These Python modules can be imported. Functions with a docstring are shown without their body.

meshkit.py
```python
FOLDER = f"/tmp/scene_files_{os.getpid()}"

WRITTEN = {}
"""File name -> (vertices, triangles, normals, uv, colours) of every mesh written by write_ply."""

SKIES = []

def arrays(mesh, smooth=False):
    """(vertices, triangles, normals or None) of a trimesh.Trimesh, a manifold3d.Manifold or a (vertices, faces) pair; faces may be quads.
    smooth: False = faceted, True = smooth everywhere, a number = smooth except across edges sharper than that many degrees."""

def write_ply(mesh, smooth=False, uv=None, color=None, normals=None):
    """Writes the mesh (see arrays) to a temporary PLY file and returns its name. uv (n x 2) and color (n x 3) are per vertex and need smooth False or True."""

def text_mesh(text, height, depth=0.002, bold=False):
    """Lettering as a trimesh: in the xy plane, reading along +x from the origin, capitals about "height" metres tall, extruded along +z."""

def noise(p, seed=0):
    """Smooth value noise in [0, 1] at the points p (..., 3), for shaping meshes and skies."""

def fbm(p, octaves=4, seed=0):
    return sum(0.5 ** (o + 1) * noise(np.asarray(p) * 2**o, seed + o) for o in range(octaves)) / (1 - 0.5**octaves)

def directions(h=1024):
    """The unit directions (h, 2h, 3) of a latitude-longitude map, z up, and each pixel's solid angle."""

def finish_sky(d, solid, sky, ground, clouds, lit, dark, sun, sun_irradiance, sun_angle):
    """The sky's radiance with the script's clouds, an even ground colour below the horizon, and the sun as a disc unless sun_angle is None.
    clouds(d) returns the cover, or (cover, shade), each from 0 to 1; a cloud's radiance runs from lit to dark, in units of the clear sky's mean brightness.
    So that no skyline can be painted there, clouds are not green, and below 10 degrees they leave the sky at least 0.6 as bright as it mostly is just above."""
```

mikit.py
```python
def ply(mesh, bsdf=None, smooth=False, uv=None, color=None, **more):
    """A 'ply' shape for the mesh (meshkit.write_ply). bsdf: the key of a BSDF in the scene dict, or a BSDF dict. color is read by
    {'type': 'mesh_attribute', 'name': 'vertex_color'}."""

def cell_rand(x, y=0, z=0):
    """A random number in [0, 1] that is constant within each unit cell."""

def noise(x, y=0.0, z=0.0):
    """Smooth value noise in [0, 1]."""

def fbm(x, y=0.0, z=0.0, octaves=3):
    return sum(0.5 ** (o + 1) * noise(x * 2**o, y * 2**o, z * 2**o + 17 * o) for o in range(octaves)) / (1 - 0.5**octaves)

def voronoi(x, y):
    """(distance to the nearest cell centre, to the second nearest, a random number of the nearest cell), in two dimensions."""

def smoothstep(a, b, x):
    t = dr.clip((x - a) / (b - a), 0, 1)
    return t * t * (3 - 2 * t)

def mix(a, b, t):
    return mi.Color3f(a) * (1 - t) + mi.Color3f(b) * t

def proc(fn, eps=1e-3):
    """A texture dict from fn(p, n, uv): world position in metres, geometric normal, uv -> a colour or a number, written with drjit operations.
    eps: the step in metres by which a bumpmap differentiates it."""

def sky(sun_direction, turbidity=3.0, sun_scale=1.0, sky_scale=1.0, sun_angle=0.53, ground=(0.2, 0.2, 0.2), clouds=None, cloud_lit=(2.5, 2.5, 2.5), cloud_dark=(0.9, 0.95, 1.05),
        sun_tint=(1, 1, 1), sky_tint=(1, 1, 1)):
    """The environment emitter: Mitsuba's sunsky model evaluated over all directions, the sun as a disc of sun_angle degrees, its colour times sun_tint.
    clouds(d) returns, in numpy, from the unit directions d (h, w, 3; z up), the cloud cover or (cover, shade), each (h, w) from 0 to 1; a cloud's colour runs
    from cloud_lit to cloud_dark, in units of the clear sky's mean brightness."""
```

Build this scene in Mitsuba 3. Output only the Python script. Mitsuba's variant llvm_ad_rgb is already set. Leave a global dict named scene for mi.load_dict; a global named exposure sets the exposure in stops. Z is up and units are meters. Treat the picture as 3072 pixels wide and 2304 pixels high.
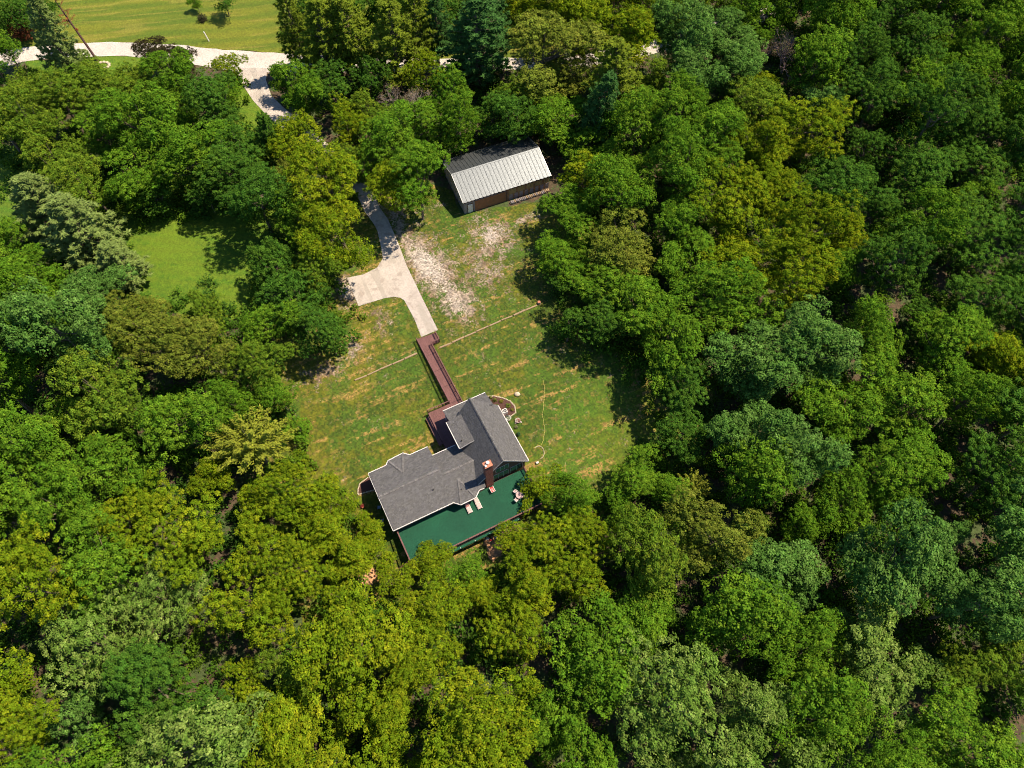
import math, random, numpy as np, trimesh, mitsuba as mi, mikit, shapely
from shapely.geometry import Polygon, Point, LineString, box as sbox
from mikit import proc, noise, fbm, smoothstep, mix
import drjit as dr
import meshkit
scene, labels = {'type': 'scene'}, {}
T4 = mi.ScalarTransform4f
# ---------------------------------------------------------------- camera, sky, exposure
PITCH, FOC, CAM_Z = math.radians(61.0), 2180.0, 110.0
scene['camera'] = {'type': 'perspective', 'fov': math.degrees(2 * math.atan(1536 / FOC)), 'fov_axis': 'x', 'near_clip': 1.0, 'far_clip': 6000.0,
    'to_world': T4().look_at(origin=[0, 0, CAM_Z], target=[0, math.cos(PITCH), CAM_Z - math.sin(PITCH)], up=[0, 0, 1]),
    'film': {'type': 'hdrfilm', 'width': 1024, 'height': 768}, 'sampler': {'type': 'independent', 'sample_count': 32}}
SUN_EL, SUN_AZ = math.radians(59.0), math.radians(21.0)
SUN = [math.cos(SUN_EL) * math.cos(SUN_AZ), math.cos(SUN_EL) * math.sin(SUN_AZ), math.sin(SUN_EL)]
scene['sky'] = mikit.sky(SUN, turbidity=3.0, sky_scale=0.72, sun_tint=(1.0, 0.985, 0.95))
exposure = 2.4
rng = np.random.default_rng(5)

# ---------------------------------------------------------------- helpers
def tag(key, label=None, cat=None, group=None, kind=None):
    d = labels.setdefault(key, {})
    for k, v in (('label', label), ('category', cat), ('group', group), ('kind', kind)):
        if v: d[k] = v
def key_of(name):
    if name not in scene and name not in labels: return name
    k = 1
    while f'{name}_{k:03d}' in scene or f'{name}_{k:03d}' in labels: k += 1
    return f'{name}_{k:03d}'
def thing(name, label, cat, group=None):
    k = key_of(name); tag(k, label, cat, group); return k
def part(parent, name, mesh, mat, smooth=False, color=None, label=None, kind=None):
    k = key_of(parent + '__' + name)
    scene[k] = mikit.ply(mesh, mat, smooth=smooth, color=color)
    if label or kind: tag(k, label=label, kind=kind)
    return k
def single(name, mesh, mat, label=None, cat=None, group=None, kind=None, smooth=False, color=None):
    k = key_of(name); scene[k] = mikit.ply(mesh, mat, smooth=smooth, color=color); tag(k, label, cat, group, kind); return k
class MB:
    """collects vertices and triangles"""
    def __init__(s): s.v, s.f, s.c, s.n = [], [], [], 0
    def add(s, v, f, c=None):
        v = np.asarray(v, float).reshape(-1, 3); f = np.asarray(f, int).reshape(-1, 3)
        s.v.append(v); s.f.append(f + s.n); s.n += len(v)
        if c is not None: s.c.append(np.broadcast_to(np.asarray(c, float), (len(v), 3)))
        return s
    def mesh(s): return (np.vstack(s.v), np.vstack(s.f))
    def color(s): return np.vstack(s.c)
BOXF = np.array([[0,2,1],[0,3,2],[4,5,6],[4,6,7],[0,1,5],[0,5,4],[1,2,6],[1,6,5],[2,3,7],[2,7,6],[3,0,4],[3,4,7]])
def box_v(x0, x1, y0, y1, z0, z1):
    return np.array([[x0,y0,z0],[x1,y0,z0],[x1,y1,z0],[x0,y1,z0],[x0,y0,z1],[x1,y0,z1],[x1,y1,z1],[x0,y1,z1]], float)
def beam_v(a, b, w, h):
    """a box along a-b, w wide, h high, its top centre on the line"""
    a, b = np.asarray(a, float), np.asarray(b, float); d = b - a; d /= np.linalg.norm(d)
    up = np.array([0, 0, 1.0]) if abs(d[2]) < .9 else np.array([1.0, 0, 0])
    sx = np.cross(d, up); sx /= np.linalg.norm(sx); u = np.cross(sx, d)
    q = []
    for zz in (-h, 0):
        q += [a - sx*w/2 + u*zz, b - sx*w/2 + u*zz, b + sx*w/2 + u*zz, a + sx*w/2 + u*zz]
    q = np.array(q); return q[[0, 3, 2, 1, 4, 7, 6, 5]]
def tube(mb, pts, rad, k=7, c=None, cap=True):
    pts = np.asarray(pts, float); rad = np.broadcast_to(np.asarray(rad, float), (len(pts),))
    d = np.gradient(pts, axis=0); d /= np.maximum(np.linalg.norm(d, axis=1, keepdims=True), 1e-9)
    ref = np.where(np.abs(d[:, 2:3]) > .8, [[1.0, 0, 0]], [[0, 0, 1.0]])
    u = np.cross(d, ref); u /= np.linalg.norm(u, axis=1, keepdims=True); w = np.cross(d, u)
    a = np.arange(k) / k * 2 * math.pi
    v = (pts[:, None] + rad[:, None, None] * (np.cos(a)[None, :, None] * u[:, None] + np.sin(a)[None, :, None] * w[:, None])).reshape(-1, 3)
    f = []
    for i in range(len(pts) - 1):
        for j in range(k):
            p, q = i*k + j, i*k + (j+1) % k; f += [[p, q, q+k], [p, q+k, p+k]]
    if cap:
        n = len(v); v = np.vstack([v, pts[0], pts[-1]]); m = (len(pts)-1)*k
        for j in range(k): f += [[n, (j+1) % k, j], [n+1, m + j, m + (j+1) % k]]
    mb.add(v, f, c)
def prism_v(poly, z0, z1):
    """extruded polygon (shapely), earcut"""
    m = trimesh.creation.extrude_polygon(poly, z1 - z0, engine='earcut'); m.apply_translation([0, 0, z0]); return np.array(m.vertices), np.array(m.faces)

# house frame: s along the long wing, t away from the camera
HX, HY, HTH = -18.13, 34.21, 0.4663
E1 = np.array([math.cos(HTH), math.sin(HTH)]); E2 = np.array([-E1[1], E1[0]])
def hw(v):
    v = np.asarray(v, float).reshape(-1, 3); o = v.copy()
    o[:, :2] = np.array([HX, HY]) + v[:, :1] * E1 + v[:, 1:2] * E2; return o
def hst(x, y): return (x - HX) * E1[0] + (y - HY) * E1[1], (x - HX) * E2[0] + (y - HY) * E2[1]
SHX, SHY, SHTH = -9.49, 99.22, 0.40
S1 = np.array([math.cos(SHTH), math.sin(SHTH)]); S2 = np.array([-S1[1], S1[0]])
def sw(v):
    v = np.asarray(v, float).reshape(-1, 3); o = v.copy()
    o[:, :2] = np.array([SHX, SHY]) + v[:, :1] * S1 + v[:, 1:2] * S2; return o
def gz(x, y):
    """height of the ground: level at the drive, falling to the back of the house"""
    x, y = np.asarray(x, float), np.asarray(y, float)
    s, t = hst(x, y)
    h = np.interp(t, [-60, -20, -6, 0, 10, 17, 27, 32, 38], [-3.6, -3.4, -2.6, -1.8, -1.0, -.95, -.45, -.18, 0])
    n = meshkit.fbm(np.stack([x * .09, y * .09, 0 * x], -1), 3, 3) - .5
    near = np.exp(-(((x + 14) / 30) ** 2 + ((y - 85) / 35) ** 2)) 
    return h + n * .5 * (1 - .93 * near)
def gz1(x, y): return float(gz(np.array([x]), np.array([y]))[0])

# ---------------------------------------------------------------- materials
def B(name, d): scene[name] = d; return name
def pr(c, rough=.7, **k):
    return {'type': 'principled', 'base_color': {'type': 'rgb', 'value': c} if isinstance(c, (list, tuple)) else c, 'roughness': rough, **k}
def two(d): return {'type': 'twosided', 'bsdf': d}
VC = {'type': 'mesh_attribute', 'name': 'vertex_color'}
B('m_leaf', {'type': 'principledthin', 'base_color': VC, 'roughness': .42, 'diff_trans': .42, 'eta': 1.45})
B('m_vc', two(pr(VC, .8)))
def bark_fn(p, n, uv):
    v = fbm(p.x * 6, p.y * 6, p.z * 1.5); return mix((.10, .075, .055), (.22, .18, .14), v)
B('m_bark', pr(proc(bark_fn), .9))
def forest_fn(p, n, uv):
    a = fbm(p.x * .35, p.y * .35, 1.0, octaves=4); b = noise(p.x * 3.1, p.y * 3.1)
    c = mix((.055, .042, .026), (.095, .068, .040), a)
    return mix(c, (.045, .080, .020), smoothstep(.42, .6, fbm(p.x * .8 + 9, p.y * .8, 4.0)) * .85) * (.7 + .6 * b)
B('m_forest', pr(proc(forest_fn), .95))
def lawn_fn(p, n, uv):
    # front lawn: worn olive turf with tan streaks along the mowing direction and bare pale gravel where cars park
    u = p.x * .905 + p.y * .425; w = -p.x * .425 + p.y * .905
    big = fbm(p.x * .11, p.y * .11, 2.0, octaves=3); fine = fbm(p.x * 1.7, p.y * 1.7, 5.0, octaves=3); px = noise(p.x * 5.3, p.y * 5.3)
    g = mix((.036, .070, .003), (.098, .106, .005), smoothstep(.32, .68, big * .55 + fine * .45))
    g = mix(g, (.045, .10, .006), smoothstep(.5, .7, fbm(p.x * .3 + 7, p.y * .3, 8.0)) * .7)
    g = mix(g, (.055, .125, .006), smoothstep(1.0, 7.0, p.x - .35 * (p.y - 50) + 4 * (big - .5)) * smoothstep(72., 60., p.y) * .45)
    streak = smoothstep(.57, .72, fbm(u * .13, w * 1.35, 3.0, octaves=3) * .75 + fine * .25 + .22 * (big - .5))
    g = mix(g, mix((.30, .22, .07), (.24, .14, .04), px), streak * smoothstep(.35, .62, px * .5 + fine * .5) * .85)
    g = mix(g, (.20, .14, .04), smoothstep(.62, .76, fbm(p.x * 1.6 + 3, p.y * 1.6, 6.0)) * .4)
    g = mix(g, g * 1.12, smoothstep(.35, .65, .5 + .5 * dr.sin(w * 3.6 + 5 * big)) * .6)
    def blob(x, y, rx, ry):
        dx = p.x - x; dy = p.y - y; a = dx * .9 + dy * .44; b = -dx * .44 + dy * .9
        return dr.exp(-(dr.square(a / rx) + dr.square(b / ry)))
    gr = blob(-18.0, 89, 3.6, 8.5) * 1.3 + blob(-12.5, 84, 5.0, 8) * 1.0 + blob(-3.5, 95.0, 4.2, 4.6) * 1.35 + blob(-4.5, 87, 3.8, 8.0) * 1.0 \
        + blob(-9.5, 76.5, 3.6, 4.4) * 1.0 + blob(-23.6, 74, 2.2, 4.4) * .95 + blob(-30.8, 80.5, 2.6, 4.0) * 1.6 + blob(-27.5, 68.5, 2.6, 3.0) * 1.1 \
        + blob(-33.0, 63.5, 4.2, 2.6) * 1.2 + blob(2.5, 98, 4.0, 1.8) * .95 + blob(-14.5, 103, 2.0, 2.0) * .9 + blob(-23.8, 100, 2.0, 6) * 1.1 + blob(-17.5, 98.5, 2, 2) * .7 + blob(-35, 108, 4, 3) * 1.1
    k = smoothstep(.34, .80, gr * .46 + (fbm(p.x * .95, p.y * .95, 9.0, octaves=4) - .5) * .9 + (px - .5) * .55 + .13)
    dirt = mix((.235, .19, .15), (.16, .112, .07), smoothstep(.35, .75, fbm(p.x * .6, p.y * .6, 12.0)))
    dirt = mix(dirt, (.36, .325, .29), smoothstep(.72, .98, gr * .5 + px * .25))
    dirt = dirt * (.55 + .9 * noise(p.x * 3.3, p.y * 3.3, 21.0))
    g = mix(g, dirt, k)
    red = smoothstep(.45, .7, blob(-22, 28.3, 2.2, 1.6) + blob(-3.0, 33, 1.6, 2.6) + blob(-9.5, 27.5, 1.2, 1.6) + blob(-42.5, 105, 1.2, 1) + (fine - .5) * .8)
    return mix(g, mix((.40, .20, .10), (.50, .30, .17), px), red) * (.62 + .76 * noise(p.x * 4.3, p.y * 4.3, 3.0))
B('m_lawn', pr(proc(lawn_fn), .95))
def slawn_fn(p, n, uv):
    big = fbm(p.x * .12, p.y * .12, 2.0); fine = fbm(p.x * 1.9, p.y * 1.9, 5.0)
    g = mix((.048, .125, .004), (.098, .170, .006), smoothstep(.3, .7, big * .55 + fine * .45))
    st = .5 + .5 * dr.sin((p.x * .12 + p.y) * 2.6 + 1.5 * big)
    return mix(g, (.10, .14, .008), st * .35) * (.75 + .5 * noise(p.x * 6.1, p.y * 6.1))
B('m_side_lawn', pr(proc(slawn_fn), .95))
def meadow_fn(p, n, uv):
    big = fbm(p.x * .06, p.y * .16, 2.0); fine = fbm(p.x * 1.3, p.y * 1.9, 5.0)
    st = .5 + .5 * dr.sin((p.y - .16 * p.x) * 1.55 + 3.0 * big)
    g = mix((.072, .118, .006), (.130, .150, .010), smoothstep(.25, .75, big * .5 + st * .3 + fine * .2))
    dry = smoothstep(.58, .72, fbm(p.x * .10, p.y * 1.1 - p.x * .17, 7.0))
    return mix(g, (.20, .18, .03), dry * .5) * (.78 + .44 * noise(p.x * 4.1, p.y * 4.1))
B('m_meadow', pr(proc(meadow_fn), .95))
def conc_fn(p, n, uv):
    a = fbm(p.x * .5, p.y * .5, 1.0, octaves=4); b = noise(p.x * 4, p.y * 4)
    c = mix((.36, .325, .295), (.46, .425, .395), a) * (.9 + .2 * b)
    c = mix(c, (.27, .23, .205), smoothstep(.60, .80, fbm(p.x * .9 + 4, p.y * .9, 3.0)) * .6)
    return mix(c, (.29, .27, .24), smoothstep(.52, .7, noise((p.x * .905 + p.y * .425) * 1.3, (-p.x * .425 + p.y * .905) * .12, 5.0)) * .5)
B('m_concrete', pr(proc(conc_fn), .85))
def gravel_fn(p, n, uv):
    a = fbm(p.x * .4, p.y * .4, 1.0, octaves=4); b = noise(p.x * 5, p.y * 5)
    return mix((.40, .37, .34), (.53, .50, .47), a) * (.85 + .3 * b)
B('m_gravel', pr(proc(gravel_fn), .9))
B('m_shingle', two(pr(VC, .75)))
B('m_roofdeck', pr((.10, .10, .105), .9))
B('m_white', pr((.62, .61, .60), .5))
def siding_fn(p, n, uv):
    return mix((.085, .05, .038), (.13, .075, .055), noise(p.x * .7, p.y * .7, p.z * 5)) 
B('m_siding', pr(proc(siding_fn), .7))
def plank_fn(p, n, uv):
    u = p.x * .893 + p.y * .45
    return mix((.115, .050, .050), (.18, .085, .086), fbm(p.x * 1.2, p.y * 1.2, p.z, octaves=3) * .7 + .3 * noise(u * 6, 0.0, 0.0))
B('m_deckwood', pr(proc(plank_fn), .75))
B('m_darkwood', pr((.075, .035, .035), .8))
def carpet_fn(p, n, uv):
    return mix((.003, .050, .027), (.004, .074, .038), fbm(p.x * .25, p.y * .25, 1.0)) * (.9 + .2 * noise(p.x * 6, p.y * 6))
B('m_carpet', pr(proc(carpet_fn), .9))
def brick_fn(p, n, uv):
    r = mikit.cell_rand(dr.floor((p.x + p.y) * 4.5), dr.floor(p.z * 13)); row = dr.floor(p.z * 13)
    mort = smoothstep(.80, .9, p.z * 13 - row)
    return mix(mix((.13, .035, .025), (.24, .075, .05), r), (.30, .25, .22), mort * .7)
B('m_brick', pr(proc(brick_fn), .85))
B('m_crown', pr((.42, .17, .105), .8))
B('m_glass', {'type': 'principled', 'base_color': {'type': 'rgb', 'value': (.02, .025, .03)}, 'roughness': .05, 'specular': .6})
B('m_metal_roof', {'type': 'principled', 'base_color': {'type': 'rgb', 'value': (.145, .165, .185)}, 'roughness': .46, 'metallic': .75})
def shedwood_fn(p, n, uv):
    return mix((.16, .085, .045), (.30, .17, .09), fbm(p.x * 2, p.y * 2, p.z * 7, octaves=3))
B('m_shedwood', pr(proc(shedwood_fn), .8))
B('m_shed_orange', pr((.27, .12, .06), .75))
B('m_shed_tan', pr((.30, .22, .10), .8))
B('m_grey_wall', pr((.24, .22, .23), .8))
B('m_stone', pr((.46, .40, .30), .85))
B('m_stone2', pr((.42, .38, .35), .85))
B('m_mulch', pr((.075, .035, .028), .95))
B('m_cushion', pr((.54, .39, .38), .8))
B('m_cushion_dark', pr((.36, .17, .16), .8))
B('m_black', pr((.02, .02, .022), .5))
B('m_red', pr((.45, .02, .025), .5))
B('m_rose', pr((.42, .30, .31), .7))
B('m_steel', pr((.55, .58, .62), .35, metallic=.6))
B('m_timber', pr((.32, .235, .15), .85))
B('m_hose', pr((.48, .46, .12), .6))
B('m_grey', pr((.35, .35, .36), .7))
B('m_blue', pr((.15, .22, .36), .6))

# ---------------------------------------------------------------- setting: ground, lawns, drive, road
def grid_sheet(poly, cell, off, fn=gz):
    """the polygon cut into cells and draped on the ground, off above it"""
    x0, y0, x1, y1 = poly.bounds; V, F = {}, []
    pts = []
    def idx(x, y):
        k = (round(x, 3), round(y, 3))
        if k not in V: V[k] = len(pts); pts.append(k)
        return V[k]
    prep = shapely.prepared.prep(poly)
    for i in range(int(math.floor(x0 / cell)), int(math.ceil(x1 / cell))):
        for j in range(int(math.floor(y0 / cell)), int(math.ceil(y1 / cell))):
            c = sbox(i * cell, j * cell, (i + 1) * cell, (j + 1) * cell)
            if prep.contains(c):
                a, b, d, e = idx(i*cell, j*cell), idx((i+1)*cell, j*cell), idx((i+1)*cell, (j+1)*cell), idx(i*cell, (j+1)*cell)
                F += [[a, b, d], [a, d, e]]
            elif prep.intersects(c):
                q = poly.intersection(c)
                for g in getattr(q, 'geoms', [q]):
                    if g.geom_type != 'Polygon' or g.area < 1e-5: continue
                    v, f = trimesh.creation.triangulate_polygon(g, engine='earcut')
                    m = [idx(*p) for p in v]
                    for tr in f:
                        a, b, d = (np.array(v[k]) for k in tr)
                        if np.cross(b - a, d - a) < 0: tr = tr[::-1]
                        F.append([m[k] for k in tr])
    P_ = np.array(pts); z = fn(P_[:, 0], P_[:, 1]) + off
    return np.column_stack([P_, z]), np.array(F)
def skirt(mesh, poly, depth):
    """side faces hanging from the outline of a draped sheet"""
    v, f = mesh; e = np.sort(np.vstack([f[:, [0, 1]], f[:, [1, 2]], f[:, [2, 0]]]), 1)
    od = np.vstack([f[:, [0, 1]], f[:, [1, 2]], f[:, [2, 0]]])
    _, inv, cnt = np.unique(e, axis=0, return_inverse=True, return_counts=True)
    b = od[cnt[inv.ravel()] == 1]; n = len(v)
    w = v.copy(); w[:, 2] -= depth
    return np.vstack([v, w]), np.vstack([f, np.stack([b[:, 1], b[:, 0], b[:, 0] + n], 1), np.stack([b[:, 1], b[:, 0] + n, b[:, 1] + n], 1)])
def ragged(pts, amp=.5, n=3, seed=0):
    p = Polygon(pts).segmentize(2.0); c = np.array(p.exterior.coords)[:-1]
    q = meshkit.fbm(np.column_stack([c * .45, np.full(len(c), seed)]), 3) - .5; q2 = meshkit.fbm(np.column_stack([c * .45, np.full(len(c), seed + 50)]), 3) - .5
    return Polygon(c + np.column_stack([q, q2]) * 2 * amp).buffer(0)
# forest floor to the horizon: fine in the middle, coarse far out
inner = grid_sheet(sbox(-170, -40, 170, 240), 2.0, 0.0)
mbg = MB(); mbg.add(*inner)
ringp = sbox(-4000, -3000, 4000, 6000).difference(sbox(-170, -40, 170, 240))
for gx0, gx1, gy0, gy1 in ((-4000, -170, -3000, 6000), (170, 4000, -3000, 6000), (-170, 170, 240, 6000), (-170, 170, -3000, -40)):
    xs = np.linspace(gx0, gx1, 8); ys = np.linspace(gy0, gy1, 8)
    X, Y = np.meshgrid(xs, ys); v = np.column_stack([X.ravel(), Y.ravel(), np.full(64, -.8)])
    f = [[j*8+i, j*8+i+1, (j+1)*8+i+1] for j in range(7) for i in range(7)] + [[j*8+i, (j+1)*8+i+1, (j+1)*8+i] for j in range(7) for i in range(7)]
    mbg.add(v, f)
single('ground', mbg.mesh(), 'm_forest', 'dark leaf-littered forest floor under the trees', None, kind='structure', smooth=True)
FRONT = [(-31, 22), (-10, 20), (4, 30), (14, 38), (26, 44), (34, 52), (36, 62), (30, 70), (24, 76), (16, 84), (14, 98), (10, 104), (-10, 99.5), (-12, 106), (-24, 112), (-40, 108), (-38, 90), (-40, 80), (-46, 62), (-42, 50), (-38, 40), (-36, 30)]
DRIVE = [(-13.4, 72.2), (-16.5, 78.9), (-19.9, 86.4), (-22.2, 92.6), (-24.6, 98.3), (-26.6, 101.6), (-28.1, 105.4), (-31.2, 109.5), (-35.0, 114.5), (-39.0, 119.0), (-45.5, 125.8), (-49.5, 129.6), (-53.4, 134.1), (-55.4, 139.2), (-55.6, 143.0),
    (-63.5, 143.2), (-61.5, 140.3), (-60.0, 137.0), (-57.2, 132.6), (-54.2, 128.8), (-48.6, 122.6), (-42.0, 116.0), (-37.6, 111.6), (-33.6, 106.5), (-31.5, 105.0), (-29.3, 100.1), (-27.1, 96.8), (-26.3, 95.1), (-25.2, 90.8), (-24.7, 88.4), (-25.6, 86.2), (-28.0, 84.6), (-31.1, 83.8),
    (-29.7, 80.6), (-28.2, 77.3), (-25.6, 78.3), (-23.6, 79.1), (-21.9, 79.4), (-20.7, 79.2), (-19.9, 78.6), (-17.8, 74.5), (-16.3, 70.7)]
ROAD = [(-170, 138), (-130, 141.5), (-116.8, 143.6), (-112.2, 145.6), (-101.4, 147.2), (-89, 147.4), (-76, 145.2), (-68, 143.4), (-63, 142.2), (-55, 141.6), (-38.7, 141.8), (.8, 142.8), (12, 142.6), (30, 147), (60, 160), (110, 190),
    (108, 194), (58, 164), (28, 151), (10.2, 146.4), (.9, 146.8), (-24.3, 146.3), (-55.7, 148.6), (-68.8, 149.9), (-78.5, 151.3), (-88.7, 152.1), (-96.8, 152.4), (-102.5, 152), (-110.8, 151), (-115.6, 150.2), (-130, 147), (-170, 143)]
front = ragged(FRONT, .9, seed=1)
single('lawn', grid_sheet(front, 1.0, .035), 'm_lawn', 'worn olive lawn with tan streaks and pale gravel patches round the house', None, kind='structure', smooth=True)
side = ragged([(-86, 100), (-78, 86), (-66, 77), (-54, 74), (-48, 75), (-44, 86), (-44, 100), (-46, 108), (-62, 112), (-84, 111)], .8, seed=2)
single('side_lawn', grid_sheet(side.difference(front.buffer(.05)), 1.0, .035), 'm_side_lawn', 'bright green mown lawn enclosed by trees left of the drive', None, kind='structure', smooth=True)
edge = ragged([(-116, 92), (-98, 90), (-97, 104), (-103, 118), (-116, 122)], .8, seed=5)
single('side_lawn', grid_sheet(edge, 1.5, .035), 'm_side_lawn', 'sliver of green lawn at the left edge of the photo', None, kind='structure', smooth=True)
drive = Polygon(DRIVE).buffer(0)
verge = ragged([(-64, 142), (-58, 142), (-45, 121), (-40, 114), (-50, 112), (-62, 122), (-68, 134)], .8, seed=3)
single('verge', grid_sheet(verge.difference(drive.buffer(-.3)), 1.0, .03), 'm_side_lawn', 'green grass verge along the curving entrance of the drive', None, kind='structure', smooth=True)
vg2 = ragged([(-112, 146), (-101, 147), (-89, 147.5), (-80, 146), (-82, 138), (-95, 134), (-108, 138)], .6, seed=4)
single('verge', grid_sheet(vg2, 1.0, .03), 'm_side_lawn', 'strip of green grass on the near side of the gravel road', None, kind='structure', smooth=True)
road = ragged(ROAD, .35, seed=7)
single('road', grid_sheet(road, 1.5, .07), 'm_gravel', 'pale gravel road crossing the top of the photo', None, kind='structure', smooth=True)
mead = ragged([(-170, 149), (-116, 150.5), (-102, 152.2), (-88, 152.2), (-70, 150), (-55, 148.6), (-24, 146.4), (12, 146.2), (14, 175), (0, 210), (-170, 210)], .5, seed=8)
single('meadow', grid_sheet(mead, 2.0, .03), 'm_meadow', 'mown yellow-green meadow with mowing stripes beyond the road', None, kind='structure', smooth=True)
dm = grid_sheet(drive, 1.0, .10)
single('driveway', skirt(dm, drive, .25), 'm_concrete', 'pale concrete driveway with a square parking pad', None, kind='structure')

# ---------------------------------------------------------------- the house
def plane3(a, b, c):
    a, b, c = (np.asarray(q, float) for q in (a, b, c)); n = np.cross(b - a, c - a); n /= np.linalg.norm(n)
    if n[2] < 0: n = -n
    return lambda s, t: a[2] - (n[0] * (s - a[0]) + n[1] * (t - a[1])) / n[2], n
def shingles(poly, fn, n, exposure_=.23, width=.36, lift=.03, seed=0, tone=(.090, .092, .098)):
    """courses of separate tabs covering a roof plane given in plan; each tab is a thin wedge, its butt proud"""
    r = np.random.default_rng(seed); g = -n[:2] / np.linalg.norm(n[:2])
    up = -g if False else np.array([-n[0], -n[1]]) / np.linalg.norm(n[:2])     # uphill direction in plan
    al = np.array([-up[1], up[0]]); cosp = n[2]
    c = np.array(poly.exterior.coords); U = c @ al; V = c @ up
    mb = MB(); row = 0; v0 = V.min(); ev = exposure_ * cosp
    while v0 < V.max():
        u0 = U.min() - r.uniform(0, width) 
        while u0 < U.max():
            w = width * r.uniform(.7, 1.3)
            q = [al * u0 + up * v0, al * (u0 + w - .012) + up * v0, al * (u0 + w - .012) + up * (v0 + ev * 1.02), al * u0 + up * (v0 + ev * 1.02)]
            cell = Polygon(q)
            if cell.intersects(poly):
                k = cell.intersection(poly)
                if k.geom_type == 'Polygon' and k.area > 1e-4:
                    e = np.array(k.exterior.coords)[:-1]
                    if not k.exterior.is_ccw: e = e[::-1]
                    vv = e @ up; l = lift * r.uniform(.7, 1.3) * np.clip(1 - .9 * (vv - v0) / ev, .08, 1)
                    zb = fn(e[:, 0], e[:, 1]); m = len(e)
                    top = np.column_stack([e, zb + l / cosp]); bot = np.column_stack([e, zb - .01])
                    f = [[0, i, i + 1] for i in range(1, m - 1)]
                    for i in range(m):
                        j = (i + 1) % m; f += [[i, i + m, j + m], [i, j + m, j]]
                    cc = np.array(tone) * r.uniform(.78, 1.2) * np.array([1, 1, 1 + r.uniform(-.03, .06)])
                    mb.add(np.vstack([top, bot]), f, cc)
            u0 += w
        v0 += ev; row += 1
    return mb
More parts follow.
